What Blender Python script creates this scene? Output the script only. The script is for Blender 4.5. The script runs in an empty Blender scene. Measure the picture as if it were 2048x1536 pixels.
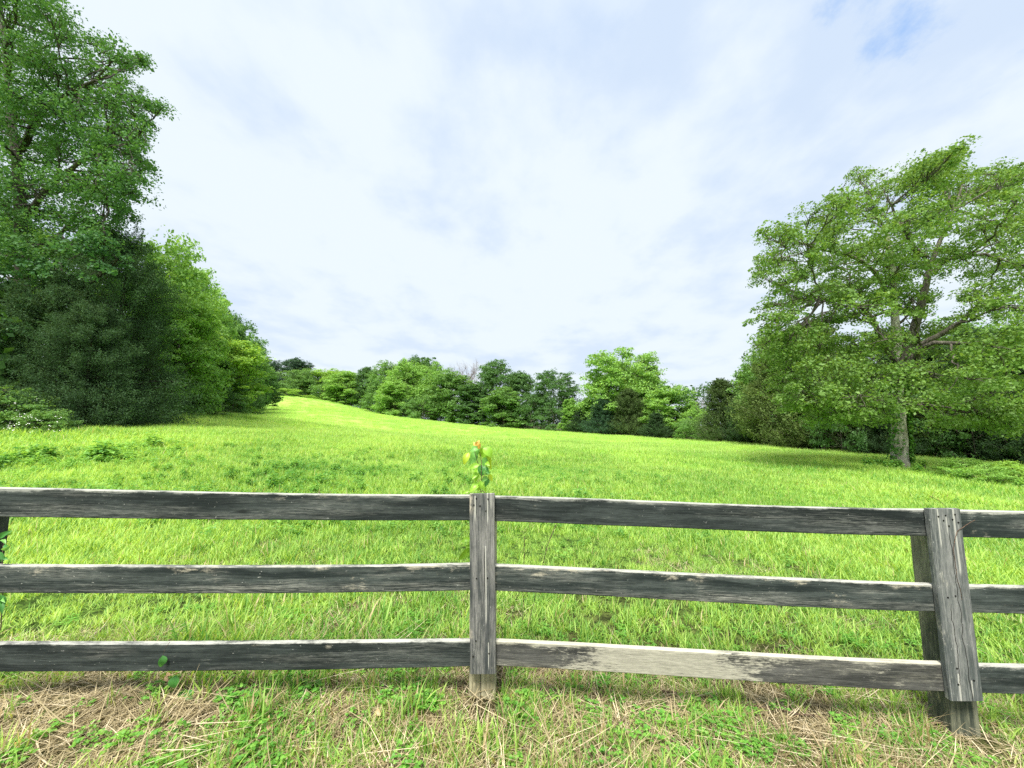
import bpy, bmesh, math, random
import numpy as np
from mathutils import Vector, Matrix, noise as mn

# ------------------------------------------------------------------ camera, world, sun, exposure
sc = bpy.context.scene
COL = sc.collection
F = 770.0                      # focal length in photo pixels (2048 wide)
TH = math.radians(6.2)         # camera pitched up
CH = 1.48                      # eye height
cam_d = bpy.data.cameras.new('camera')
cam = bpy.data.objects.new('camera', cam_d); COL.objects.link(cam)
cam_d.sensor_width = 36; cam_d.lens = 36 * F / 2048
cam_d.clip_start = 0.05; cam_d.clip_end = 3000
cam.location = (0, 0, CH); cam.rotation_euler = (math.pi / 2 + TH, 0, 0)
sc.camera = cam

SUN_EL, SUN_AZ = math.radians(60), math.radians(-163)   # azimuth measured from +Y towards +X
sd = Vector((math.sin(SUN_AZ) * math.cos(SUN_EL), math.cos(SUN_AZ) * math.cos(SUN_EL), math.sin(SUN_EL)))
sl = bpy.data.lights.new('sun', 'SUN'); sl.energy = 2.2; sl.angle = math.radians(20); sl.color = (1, .96, .86)
so = bpy.data.objects.new('sun', sl); COL.objects.link(so)
so.rotation_euler = sd.to_track_quat('Z', 'Y').to_euler(); so.location = (0, 0, 60)
sc.view_settings.view_transform = 'Standard'; sc.view_settings.look = 'None'
sc.view_settings.gamma = 1; sc.view_settings.exposure = 1.98
sc.cycles.max_bounces = 6; sc.cycles.diffuse_bounces = 3; sc.cycles.transmission_bounces = 4
sc.cycles.glossy_bounces = 2; sc.cycles.transparent_max_bounces = 4
sc.cycles.use_denoising = False
sc.cycles.sample_clamp_indirect = 6

def ray(px, py):
    u, v = (px - 1024) / F, (768 - py) / F
    return Vector((u, math.cos(TH) - v * math.sin(TH), math.sin(TH) + v * math.cos(TH)))
def P(px, py, Y):
    d = ray(px, py); return Vector((0, 0, CH)) + d * (Y / d.y)

class NT:
    """small node-tree helper"""
    def __init__(s, nt): s.nt = nt; nt.nodes.clear()
    def n(s, t, _in=None, **kw):
        nd = s.nt.nodes.new(t)
        for k, v in kw.items(): setattr(nd, k, v)
        for k, v in (_in or {}).items():
            sk = nd.inputs[k]
            if isinstance(v, bpy.types.NodeSocket): s.nt.links.new(v, sk)
            else: sk.default_value = v
        return nd
    def link(s, a, b): s.nt.links.new(a, b)
    def math(s, op, a, b=0.0, c=0.0, clamp=False):
        return s.n('ShaderNodeMath', {0: a, 1: b, 2: c}, operation=op, use_clamp=clamp).outputs[0]
    def noise(s, vec, scale, detail=4, rough=.55, dist=0):
        return s.n('ShaderNodeTexNoise', {'Vector': vec, 'Scale': scale, 'Detail': detail, 'Roughness': rough, 'Distortion': dist}).outputs[0]
    def ramp(s, fac, a, b, lo=0.0, hi=1.0):
        return s.n('ShaderNodeMapRange', {0: fac, 1: a, 2: b, 3: lo, 4: hi}, clamp=True, interpolation_type='SMOOTHSTEP').outputs[0]
    def mix(s, fac, a, b, mode='MIX'):
        nd = s.n('ShaderNodeMix', {0: fac}, data_type='RGBA', blend_type=mode)
        for i, v in ((6, a), (7, b)):
            if isinstance(v, bpy.types.NodeSocket): s.link(v, nd.inputs[i])
            else: nd.inputs[i].default_value = (*v[:3], 1)
        return nd.outputs[2]
    def scale(s, vec, sx, sy, sz, off=(0, 0, 0)):
        nd = s.n('ShaderNodeMapping'); s.link(vec, nd.inputs[0]); nd.inputs['Scale'].default_value = (sx, sy, sz); nd.inputs['Location'].default_value = off
        return nd.outputs[0]

# ---- sky
w = bpy.data.worlds.new('World'); sc.world = w; w.use_nodes = True
N = NT(w.node_tree)
tc = N.n('ShaderNodeTexCoord').outputs['Generated']
sky = N.n('ShaderNodeTexSky', sky_type='NISHITA', sun_disc=False)
sky.sun_elevation = SUN_EL; sky.sun_rotation = SUN_AZ; sky.air_density = 1; sky.dust_density = .6; sky.ozone_density = 1.5
skyc = N.n('ShaderNodeVectorMath', {0: sky.outputs[0], 1: (.05, .05, .05)}, operation='MULTIPLY').outputs[0]
sep = N.n('ShaderNodeSeparateXYZ', {0: tc})
zz = N.math('ADD', N.math('MAXIMUM', sep.outputs[2], 0.0), .16)
pv = N.n('ShaderNodeCombineXYZ', {0: N.math('DIVIDE', sep.outputs[0], zz), 1: N.math('DIVIDE', sep.outputs[1], zz), 2: 0.0}).outputs[0]
pvs = N.scale(pv, 1.0, .8, 1, (3.1, 5.4, 0))
n1 = N.noise(pvs, 1.1, 3, .45, .1)
n2 = N.noise(pvs, 3.4, 6, .55, .1)
n3 = N.noise(N.scale(pv, 1, .8, 1, (1.7, 9.2, 4)), 3.2, 8, .62, .2)
shade = N.ramp(N.math('MULTIPLY_ADD', n2, .5, N.math('MULTIPLY', n1, .6)), .41, .60)
cloud = N.mix(shade, (.172, .204, .250), (.220, .243, .264))
elev = N.ramp(sep.outputs[2], .05, .45)
cloud = N.mix(N.math('MULTIPLY', N.math('SUBTRACT', 1.0, elev), .3), cloud, (.218, .243, .264))
# openings: one near the upper right, anchored to a direction of the sky
def hole(px, py, r, wob):
    d = ray(px, py).normalized()
    ds = N.n('ShaderNodeVectorMath', {0: tc, 1: tuple(d)}, operation='DISTANCE').outputs['Value']
    return N.ramp(N.math('ADD', ds, N.math('MULTIPLY', N.math('SUBTRACT', n3, .5), wob)), r, -.02)
h1 = hole(1805, 66, .095, .62)
h2 = hole(1190, 60, .15, .5)
hm = N.math('MAXIMUM', N.math('MULTIPLY', h1, .85), N.math('MULTIPLY', h2, .14))
skyp = N.mix(.55, skyc, (.085, .17, .33))
col = N.mix(N.math('MULTIPLY', hm, .9), cloud, skyp)
bg = N.n('ShaderNodeBackground', {0: col, 1: 1.0})
out = N.n('ShaderNodeOutputWorld', {0: bg.outputs[0]})

# ------------------------------------------------------------------ helpers
def tag(o, label=None, cat=None, group=None, kind=None):
    if label: o['label'] = label
    if cat: o['category'] = cat
    if group: o['group'] = group
    if kind: o['kind'] = kind
    return o
def fast_mesh(name, verts, faces, attr=None, smooth=False, extra=None):
    """faces: (M,k) array; attr: dict name->per-face float"""
    verts = np.asarray(verts, np.float32); faces = np.asarray(faces, np.int32)
    m = bpy.data.meshes.new(name); k = faces.shape[1]
    m.vertices.add(len(verts)); m.vertices.foreach_set('co', verts.ravel())
    m.loops.add(faces.size); m.loops.foreach_set('vertex_index', faces.ravel())
    m.polygons.add(len(faces)); m.polygons.foreach_set('loop_start', np.arange(0, faces.size, k, dtype=np.int32))
    m.update(calc_edges=True)
    for a, v in (attr or {}).items():
        at = m.attributes.new(a, 'FLOAT', 'FACE'); at.data.foreach_set('value', np.asarray(v, np.float32))
    if smooth: m.polygons.foreach_set('use_smooth', np.ones(len(faces), bool))
    return m
def link(name, data, mat=None, parent=None, color=None):
    o = bpy.data.objects.new(name, data); COL.objects.link(o)
    if mat and not data.materials: data.materials.append(mat)
    if parent: o.parent = parent
    if color: o.color = (*color, 1)
    return o
def empty(name, loc, rz=0):
    e = bpy.data.objects.new(name, None); COL.objects.link(e); e.location = loc; e.rotation_euler = (0, 0, rz); e.empty_display_size = .2
    return e
def unit(v): return v / np.maximum(np.linalg.norm(v, axis=-1, keepdims=True), 1e-9)

# ------------------------------------------------------------------ materials
def mat_new(name):
    m = bpy.data.materials.new(name); m.use_nodes = True; return m, NT(m.node_tree)
def fin(N, sh):
    o = N.n('ShaderNodeOutputMaterial'); N.link(sh, o.inputs[0])
def leafy(name, base=None, trans=.40, gloss=.018, grough=.6, clump=.7, tipcol=None, var=.35):
    """diffuse + translucent leaf; colour from the object's own colour unless base is given"""
    m, N = mat_new(name)
    if base is None: c = N.n('ShaderNodeObjectInfo').outputs['Color']
    else: c = N.n('ShaderNodeRGB'); c.outputs[0].default_value = (*base, 1); c = c.outputs[0]
    rnd = N.n('ShaderNodeAttribute', attribute_name='rnd').outputs['Fac']
    pos = N.n('ShaderNodeNewGeometry').outputs['Position']
    nn = N.noise(pos, clump, 3, .6)
    f = N.math('ADD', N.math('MULTIPLY', N.math('SUBTRACT', rnd, .5), 1.1 * var), N.math('MULTIPLY', N.math('SUBTRACT', nn, .5), 2.2 * var))
    hs = N.n('ShaderNodeHueSaturation', {'Color': c, 'Hue': N.math('MULTIPLY_ADD', f, -.035, .5), 'Saturation': 1.0, 'Value': N.math('ADD', 1.0, f)})
    c = hs.outputs[0]
    tcx = N.mix(.5, c, N.mix(1.0, c, (1.75, 1.35, .35), 'MULTIPLY'))
    d = N.n('ShaderNodeBsdfDiffuse', {0: c}); t = N.n('ShaderNodeBsdfTranslucent', {0: tcx})
    s = N.n('ShaderNodeMixShader', {0: trans, 1: d.outputs[0], 2: t.outputs[0]})
    g = N.n('ShaderNodeBsdfGlossy', {0: (1, 1, 1, 1), 1: grough})
    s2 = N.n('ShaderNodeMixShader', {0: gloss, 1: s.outputs[0], 2: g.outputs[0]})
    fin(N, s2.outputs[0]); return m
M_leaf = leafy('leaf')
M_cedar = leafy('cedar_foliage', trans=.3, gloss=.006, clump=1.0, var=.4)

def bark(name, a, b, sc_=6):
    m, N = mat_new(name)
    co = N.n('ShaderNodeTexCoord').outputs['Object']
    v = N.scale(co, sc_, sc_, sc_ * .35)
    n = N.noise(v, 1.6, 8, .7, .4); v2 = N.n('ShaderNodeTexVoronoi', {'Vector': v, 'Scale': 1.3}, feature='DISTANCE_TO_EDGE').outputs[0]
    f = N.math('MULTIPLY', N.ramp(n, .3, .7), N.ramp(v2, .0, .22, .35, 1))
    c = N.mix(f, a, b)
    bp = N.n('ShaderNodeBump', {'Height': f, 'Strength': .8, 'Distance': .05})
    p = N.n('ShaderNodeBsdfPrincipled', {'Base Color': c, 'Roughness': .9, 'Normal': bp.outputs[0]}); fin(N, p.outputs[0]); return m
M_bark = bark('bark_grey', (.035, .03, .022), (.22, .20, .16))
M_barkoak = bark('bark_pale', (.22, .20, .165), (.74, .70, .62), 4)
M_barkdark = bark('bark_dark', (.02, .016, .012), (.10, .085, .065))
M_bare = bark('bark_bare', (.16, .13, .12), (.38, .33, .31))

# grass-like materials read a per-instance tint and large ground patches
def blade(name, ca, cb, dry, trans=.5, dryamt=0.0, patch=True, gl=.02):
    m, N = mat_new(name)
    rnd = N.n('ShaderNodeAttribute', attribute_name='rnd').outputs['Fac']
    tint = N.n('ShaderNodeAttribute', attribute_name='tint', attribute_type='INSTANCER').outputs['Fac']
    pos = N.n('ShaderNodeNewGeometry').outputs['Position']
    big = N.noise(N.scale(pos, .22, .16, .22), 1, 4, .6)
    sm = N.noise(pos, 3.5, 4, .65)
    f = N.math('MULTIPLY_ADD', N.math('SUBTRACT', rnd, .5), 1.0, N.math('MULTIPLY_ADD', N.math('SUBTRACT', sm, .5), 1.5, N.math('MULTIPLY_ADD', N.math('SUBTRACT', big, .5), 1.5, .5)), clamp=True)
    c = N.mix(f, ca, cb)
    dm = N.ramp(N.math('ADD', rnd, N.math('MULTIPLY', tint, 1.0)), 1.0 - dryamt, 1.0 - dryamt + .12)
    c = N.mix(dm, c, dry)
    tcx = N.mix(.6, c, N.mix(1.0, c, (1.7, 1.3, .4), 'MULTIPLY'))
    d = N.n('ShaderNodeBsdfDiffuse', {0: c}); t = N.n('ShaderNodeBsdfTranslucent', {0: tcx})
    s = N.n('ShaderNodeMixShader', {0: trans, 1: d.outputs[0], 2: t.outputs[0]})
    g = N.n('ShaderNodeBsdfGlossy', {0: (1, 1, 1, 1), 1: .6})
    s2 = N.n('ShaderNodeMixShader', {0: gl, 1: s.outputs[0], 2: g.outputs[0]})
    fin(N, s2.outputs[0]); return m
G_A, G_B = (.115, .31, .045), (.50, .72, .16)
M_grass = blade('grass_blade', G_A, G_B, (.56, .45, .28), dryamt=.09)
M_grassfar = blade('field_grass_blade', (.29, .55, .12), (.55, .73, .20), (.60, .58, .34), dryamt=.10)
M_weed = blade('weed_leaf', (.07, .24, .04), (.30, .56, .11), (.3, .3, .1), dryamt=0)
M_clover = blade('clover_leaf', (.10, .32, .04), (.26, .52, .08), (.3, .3, .1), dryamt=0, gl=.02)
M_straw = blade('dry_straw', (.18, .14, .07), (.46, .39, .23), (.66, .57, .40), trans=.2, dryamt=.2)

# ------------------------------------------------------------------ terrain
ctrl = []
def cp(px, py, D): p = P(px, py, D); ctrl.append((p.x, p.y, p.z)); return p
EDGE = [(-60, 866, 12.5), (0, 862, 13), (130, 852, 15), (300, 832, 24), (400, 828, 30), (480, 830, 34), (492, 806, 75), (540, 791, 110), (600, 796, 122),
        (650, 804, 130), (700, 813, 128), (760, 828, 115), (830, 839, 105), (940, 850, 100), (1040, 858, 92), (1150, 865, 82), (1300, 875, 65),
        (1450, 885, 50), (1520, 890, 42), (1600, 903, 32), (1800, 915, 28), (2060, 936, 25), (2300, 960, 22)]
for px, py, D in EDGE: cp(px, py, D)
for px, py, D in EDGE:
    p = P(px, py, D)
    for k, dz in ((1.35, -.3), (2.2, -1.2), (4.5, -2)): ctrl.append((p.x * k, p.y * k, p.z + dz * (1 if D > 40 else -.5)))
for px, py, D in [(700, 856, 50), (600, 838, 52), (560, 818, 75), (800, 867, 45), (950, 880, 35), (1200, 893, 35), (500, 850, 28), (1400, 905, 28), (1800, 937, 18), (1600, 940, 15)]: cp(px, py, D)
for X in np.linspace(-9, 9, 7): ctrl.append((X, 4.5, -.03 * X * .8))
for X in np.linspace(-3, 3, 5):
    ctrl.append((X, 2.1, -.03 * X)); ctrl.append((X, 1.0, -.03 * X))
for a in range(100, 261, 20):
    for D in (1.5, 6, 30, 150, 900):
        ctrl.append((D * math.sin(math.radians(a)), D * math.cos(math.radians(a)), -.02 * min(D, 20) * math.sin(math.radians(a))))
ctrl = np.array(ctrl)
def lp(x, y):
    D = np.sqrt(x * x + y * y) + .4; return np.arctan2(x, y) * 1.1, np.log(D)
def tps_phi(r2): return np.where(r2 > 1e-12, .5 * r2 * np.log(np.maximum(r2, 1e-12)), 0)
_cx, _cy = lp(ctrl[:, 0], ctrl[:, 1])
# wrap the seam behind the camera
wrap = np.abs(_cx) > 1.9
CX = np.concatenate([_cx, _cx[wrap] - np.sign(_cx[wrap]) * 2 * math.pi * 1.1]); CY = np.concatenate([_cy, _cy[wrap]]); CZ = np.concatenate([ctrl[:, 2], ctrl[wrap, 2]])
n_ = len(CX)
A_ = np.zeros((n_ + 3, n_ + 3)); A_[:n_, :n_] = tps_phi((CX[:, None] - CX) ** 2 + (CY[:, None] - CY) ** 2) + np.eye(n_) * .002
A_[:n_, n_] = 1; A_[:n_, n_ + 1] = CX; A_[:n_, n_ + 2] = CY; A_[n_:, :n_] = A_[:n_, n_:].T
W_ = np.linalg.solve(A_, np.concatenate([CZ, [0, 0, 0]]))
_rs = np.random.RandomState(3)
_wv = [(_rs.uniform(-1, 1, 2) * k, _rs.uniform(0, 6.28), a) for k, a in ((.5, .03), (.9, .02), (1.7, .012), (3, .008), (5.5, .006), (9, .004), (14, .003)) for _ in range(3)]
def H(x, y):
    x = np.atleast_1d(np.asarray(x, float)); y = np.atleast_1d(np.asarray(y, float)); out = np.zeros(len(x))
    for s in range(0, len(x), 40000):
        a, b = lp(x[s:s + 40000], y[s:s + 40000])
        out[s:s + 40000] = tps_phi((a[:, None] - CX) ** 2 + (b[:, None] - CY) ** 2) @ W_[:n_] + W_[n_] + W_[n_ + 1] * a + W_[n_ + 2] * b
    for k, ph, am in _wv: out += am * np.sin(k[0] * x + k[1] * y + ph) * np.clip(1.2 - np.hypot(x, y) / 60, .2, 1)
    return out
def h1_(x, y): return float(H([x], [y])[0])
def ground_hit(px, py):
    d = ray(px, py); o = Vector((0, 0, CH)); ts = np.linspace(.5, 4, 800)
    pts = np.array([[o.x + d.x * t, o.y + d.y * t, o.z + d.z * t] for t in ts])
    k = np.argmax(pts[:, 2] < H(pts[:, 0], pts[:, 1])); return Vector(pts[k])

nr, na = 330, 540
rr = np.concatenate([[0], np.geomspace(.25, 1100, nr - 1)])
aa = np.linspace(-math.pi, math.pi, na, endpoint=False)
R_, T_ = np.meshgrid(rr, aa, indexing='ij'); gx, gy = R_ * np.sin(T_), R_ * np.cos(T_)
gz = H(gx.ravel(), gy.ravel())
gz[:na] = gz[0]
idx = np.arange(nr * na).reshape(nr, na); nx_ = np.roll(idx, -1, 1)
fq = np.stack([idx[:-1], idx[1:], nx_[1:], nx_[:-1]], -1).reshape(-1, 4)
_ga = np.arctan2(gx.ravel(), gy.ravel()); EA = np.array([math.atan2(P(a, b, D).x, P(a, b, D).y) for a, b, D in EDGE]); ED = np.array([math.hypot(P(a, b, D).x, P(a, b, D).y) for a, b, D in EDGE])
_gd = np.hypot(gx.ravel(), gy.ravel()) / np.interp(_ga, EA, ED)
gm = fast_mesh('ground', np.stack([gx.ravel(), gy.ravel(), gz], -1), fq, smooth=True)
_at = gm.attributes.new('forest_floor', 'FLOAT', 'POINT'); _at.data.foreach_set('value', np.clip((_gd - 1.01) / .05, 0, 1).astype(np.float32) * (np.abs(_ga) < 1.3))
mg, N = mat_new('ground_soil_and_turf')
pos = N.n('ShaderNodeNewGeometry').outputs['Position']
dist = N.n('ShaderNodeVectorMath', {0: N.n('ShaderNodeVectorMath', {0: pos, 1: (1, 1, 0)}, operation='MULTIPLY').outputs[0]}, operation='LENGTH').outputs['Value']
nb = N.noise(N.scale(pos, .22, .16, .22), 1, 4, .6); nf = N.noise(pos, 14, 8, .75); nm = N.noise(pos, 1.4, 5, .6)
soil = N.mix(N.ramp(nf, .35, .7), (.025, .022, .012), (.13, .10, .05))
turf = N.mix(N.math('MULTIPLY_ADD', nf, .5, N.math('MULTIPLY', nb, .5)), (.17, .38, .06), (.42, .60, .13))
turf = N.mix(N.ramp(nm, .6, .8), turf, (.07, .17, .015))
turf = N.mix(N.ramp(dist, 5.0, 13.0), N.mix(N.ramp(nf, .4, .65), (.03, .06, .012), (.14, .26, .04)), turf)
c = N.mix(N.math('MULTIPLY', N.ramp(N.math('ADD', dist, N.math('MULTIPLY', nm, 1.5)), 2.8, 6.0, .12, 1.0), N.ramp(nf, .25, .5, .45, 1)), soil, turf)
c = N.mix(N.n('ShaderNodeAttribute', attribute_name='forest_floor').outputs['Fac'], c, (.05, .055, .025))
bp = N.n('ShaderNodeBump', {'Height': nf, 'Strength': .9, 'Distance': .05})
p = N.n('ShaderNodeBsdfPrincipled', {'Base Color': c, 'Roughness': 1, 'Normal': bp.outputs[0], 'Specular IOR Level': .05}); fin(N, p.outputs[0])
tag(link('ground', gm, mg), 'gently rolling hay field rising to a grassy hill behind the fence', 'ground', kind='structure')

# ------------------------------------------------------------------ grass prototypes (never linked: instanced by the grass objects)
rs = np.random.RandomState(11)
def blades(n, rad, hmin, hmax, wid, lean=.5, curl=.6, seg=3, flat=False, rs=rs):
    """n curved tapering blades rooted in a disc"""
    a = rs.uniform(0, 6.283, n); r = rad * np.sqrt(rs.uniform(0, 1, n))
    base = np.stack([r * np.cos(a), r * np.sin(a), np.full(n, -.01)], -1)
    h = rs.uniform(hmin, hmax, n); az = rs.uniform(0, 6.283, n)
    d = np.stack([np.cos(az), np.sin(az), np.zeros(n)], -1); side = np.stack([-np.sin(az + rs.normal(0, .6, n)), np.cos(az), np.zeros(n)], -1)
    side = unit(side); ln = np.abs(rs.normal(0, lean, n)); cu = rs.uniform(.1, 1, n) * curl
    wd = wid * rs.uniform(.6, 1.3, n)
    V = []; pos_ = base.copy(); ang = ln.copy()
    if flat: ang = rs.uniform(1.25, 1.56, n)
    for k in range(seg + 1):
        t = k / seg; ww = wd * (1 - t ** 1.8) * .5 + .0002
        V.append(pos_ - side * ww[:, None]); V.append(pos_ + side * ww[:, None])
        step = h / seg
        pos_ = pos_ + (d * np.sin(ang)[:, None] + np.array([0, 0, 1.]) * np.cos(ang)[:, None]) * step[:, None]
        ang = ang + (cu / seg * 1.6 if not flat else rs.normal(0, .12, n))
        if flat: d = unit(d + rs.normal(0, .14, (n, 3)) * [1, 1, 0]); pos_[:, 2] = np.maximum(pos_[:, 2], .004)
    V = np.stack(V, 1); m = 2 * (seg + 1); off = (np.arange(n) * m)[:, None]
    q = np.concatenate([np.stack([off[:, 0] + 2 * k, off[:, 0] + 2 * k + 1, off[:, 0] + 2 * k + 3, off[:, 0] + 2 * k + 2], -1) for k in range(seg)])
    rn = np.tile(rs.uniform(0, 1, n), seg)
    return V.reshape(-1, 3), q, rn
def ovals(cent, nor, dire, L, Wd, rs=rs, fold=.15):
    """kite shaped leaf: 4 verts each"""
    n = len(cent); nor = unit(nor); dire = unit(dire - nor * np.sum(dire * nor, -1, keepdims=True)); sd_ = np.cross(nor, dire)
    L = np.broadcast_to(L, (n,))[:, None]; Wd = np.broadcast_to(Wd, (n,))[:, None]
    V = np.stack([cent - dire * L * .5, cent + sd_ * Wd * .5 + nor * Wd * fold + dire * L * .05, cent + dire * L * .5 - nor * L * fold * .5, cent - sd_ * Wd * .5 + nor * Wd * fold + dire * L * .05], 1)
    return V.reshape(-1, 3), np.arange(4 * n).reshape(n, 4), rs.uniform(0, 1, n)
def discs(cent, nor, R, rs=rs, k=6):
    n = len(cent); nor = unit(nor); t = unit(np.cross(nor, [0.3, 1, .1])); b = np.cross(nor, t)
    ang = np.linspace(0, 6.283, k, endpoint=False)
    V = cent[:, None] + (t[:, None] * np.cos(ang)[None, :, None] + b[:, None] * np.sin(ang)[None, :, None]) * np.broadcast_to(R, (n,))[:, None, None]
    V = V.reshape(-1, 3); base = np.arange(n) * k
    q = np.concatenate([np.stack([base, base + 1, base + 2, base + 3], -1), np.stack([base, base + 3, base + 4, base + 5], -1)])
    r = rs.uniform(0, 1, n); return V, q, np.tile(r, 2)
def cat(parts):
    vs, fs, rn = [], [], []; o = 0
    for v, f, r in parts: vs.append(v); fs.append(f + o); rn.append(r); o += len(v)
    return np.concatenate(vs), np.concatenate(fs), np.concatenate(rn)
def proto(name, parts, mat):
    v, f, r = cat(parts); m = fast_mesh(name, v, f, {'rnd': r}); m.materials.append(mat)
    return bpy.data.objects.new(name, m)
def weedplant(n, hgt, L, rs=rs):
    parts = []
    for _ in range(n):
        x, y = rs.uniform(-.12, .12, 2); h = hgt * rs.uniform(.5, 1.1); k = rs.randint(7, 13)
        z = np.linspace(.15, 1, k) * h; az = np.arange(k) * 2.4 + rs.uniform(0, 6)
        ll = L * rs.uniform(.7, 1.2, k) * (1.1 - .4 * z / hgt)
        dd = np.stack([np.cos(az), np.sin(az), rs.uniform(-.3, .5, k)], -1)
        c0 = np.array([x, y, 0]) + np.stack([0 * z, 0 * z, z], -1) + dd * ll[:, None] * .55
        parts.append(ovals(c0, np.array([0, 0, 1.]) + rs.normal(0, .35, (k, 3)), dd, ll, ll * .5))
        v, f, r = blades(1, .001, h, h, .004, .05, .1); v[:, :2] += (x, y); parts.append((v, f, r * 0))
    return parts
def cloverplant(n, rs=rs):
    a = rs.uniform(0, 6.28, n); r = .07 * np.sqrt(rs.uniform(0, 1, n)); h = rs.uniform(.02, .06, n)
    c0 = np.stack([r * np.cos(a), r * np.sin(a), h], -1); parts = []
    for k in range(3):
        an = rs.uniform(0, 6.28, n) * 0 + a * 3 + k * 2.094
        parts.append(discs(c0 + np.stack([np.cos(an), np.sin(an), an * 0], -1) * .0075, np.array([0, 0, 1.]) + rs.normal(0, .3, (n, 3)), .0068 * rs.uniform(.8, 1.25, n)))
    return parts
def straws(n, rad, lmin, lmax, wid): return [blades(n, rad, lmin, lmax, wid, seg=4, flat=True)]

PG = [proto('tuft', [blades(46, .08, .02, .095, .0062, .6, 1.0)], M_grass) for _ in range(3)] + \
     [proto('tuft', [blades(18, .05, .06, .19, .0085, .35, .9)], M_grass) for _ in range(2)] + \
     [proto('tuft', [blades(90, .24, .04, .16, .011, .6, .9)], M_grass) for _ in range(2)] + \
     [proto('tuft', [blades(150, .6, .12, .30, .014, .4, .6)], M_grassfar) for _ in range(2)]
PW = [proto('weed', weedplant(5, .22, .075), M_weed) for _ in range(3)] + [proto('weed', weedplant(14, .42, .13), M_weed) for _ in range(2)]
PC = [proto('clover', cloverplant(26), M_clover) for _ in range(3)]
PS = [proto('straw', straws(60, .12, .03, .12, .0024), M_straw) for _ in range(2)] + [proto('straw', straws(14, .15, .10, .32, .0036), M_straw)]

def scatter(name, pts, rotz, scl, kind, tint, protos, tilt=None):
    m = bpy.data.meshes.new(name); n = len(pts); m.vertices.add(n); m.vertices.foreach_set('co', np.asarray(pts, np.float32).ravel())
    rot = np.zeros((n, 3), np.float32); rot[:, 2] = rotz
    if tilt is not None: rot[:, :2] = tilt
    a = m.attributes.new('rot', 'FLOAT_VECTOR', 'POINT'); a.data.foreach_set('vector', rot.ravel())
    for nm, v in (('scl', scl), ('tint', tint)):
        a = m.attributes.new(nm, 'FLOAT', 'POINT'); a.data.foreach_set('value', np.asarray(v, np.float32))
    a = m.attributes.new('kd', 'INT', 'POINT'); a.data.foreach_set('value', np.asarray(kind, np.int32))
    o = link(name, m)
    ng = bpy.data.node_groups.new(name, 'GeometryNodeTree')
    ng.interface.new_socket('Geometry', in_out='INPUT', socket_type='NodeSocketGeometry')
    ng.interface.new_socket('Geometry', in_out='OUTPUT', socket_type='NodeSocketGeometry')
    L = ng.links.new; gi = ng.nodes.new('NodeGroupInput'); go = ng.nodes.new('NodeGroupOutput'); jn = ng.nodes.new('GeometryNodeJoinGeometry')
    def na(nm, t):
        nd = ng.nodes.new('GeometryNodeInputNamedAttribute'); nd.data_type = t; nd.inputs[0].default_value = nm; return nd.outputs[0]
    kd = na('kd', 'INT'); rt = na('rot', 'FLOAT_VECTOR'); sc_ = na('scl', 'FLOAT')
    for i, po in enumerate(protos):
        cm = ng.nodes.new('FunctionNodeCompare'); cm.data_type = 'INT'; cm.operation = 'EQUAL'; L(kd, cm.inputs[2]); cm.inputs[3].default_value = i
        oi = ng.nodes.new('GeometryNodeObjectInfo'); oi.inputs[0].default_value = po; oi.inputs[1].default_value = True
        ip = ng.nodes.new('GeometryNodeInstanceOnPoints'); L(gi.outputs[0], ip.inputs['Points']); L(cm.outputs[0], ip.inputs['Selection']); L(oi.outputs['Geometry'], ip.inputs['Instance'])
        e2r = ng.nodes.new('FunctionNodeEulerToRotation'); L(rt, e2r.inputs[0]); L(e2r.outputs[0], ip.inputs['Rotation']); L(sc_, ip.inputs['Scale'])
        L(ip.outputs[0], jn.inputs[0])
    L(jn.outputs[0], go.inputs[0])
    md = o.modifiers.new('scatter', 'NODES'); md.node_group = ng
    return o
def vnoise(x, y, s, seed):
    r = np.random.RandomState(seed); o = np.zeros_like(x)
    for k in range(7):
        a = r.uniform(0, 6.28); f = s * r.uniform(.6, 1.8); o += np.sin(f * (x * math.cos(a) + y * math.sin(a)) + r.uniform(0, 6.28) + 1.3 * np.sin(f * .7 * (y * math.cos(a) - x * math.sin(a)) + r.uniform(0, 6)))
    return o / 4.2
EA = np.array([math.atan2(P(a, b, D).x, P(a, b, D).y) for a, b, D in EDGE]); ED = np.array([math.hypot(P(a, b, D).x, P(a, b, D).y) for a, b, D in EDGE])
def sector(n, r0, r1, amax=1.02, gamma=2.0, rs=rs):
    """points in the wedge the lens looks into, a little wider; density falls with distance"""
    a = rs.uniform(-amax, amax, n); u = rs.uniform(0, 1, n)
    r = (r0 ** gamma + u * (r1 ** gamma - r0 ** gamma)) ** (1 / gamma); return r * np.sin(a), r * np.cos(a), r, a

rs = np.random.RandomState(21)
# meadow grass ------------------------------------------------------
GP = []
def addg(n, r0, r1, kinds, s0, s1, gamma=2.0, keep=None, dens=None, tint=(-.06, .06)):
    x, y, r, a = sector(n, r0, r1, 1.05, gamma, rs)
    ok = (r < np.interp(a, EA, ED) * 1.06 + .5) & ~((y > 1.85) & (y < 2.35) & (((abs(x + .16) < .11) & (y > 1.95)) | ((abs(x - 2.26) < .12) & (y > 1.92) & (y < 2.2))))
    if keep is not None: ok &= keep(x, y)
    x, y, r = x[ok], y[ok], r[ok]; n = len(x)
    z = H(x, y); GP.append((np.stack([x, y, z], -1), rs.uniform(0, 6.28, n), rs.uniform(s0, s1, n) * (1 + .25 * vnoise(x, y, 1.1, 5)), rs.choice(kinds, n), rs.uniform(*tint, n)))
fore = lambda x, y: y + .04 * x < 2.35 + .12 * vnoise(x, y, 2.0, 8)
back = lambda x, y: ~fore(x, y)
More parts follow.
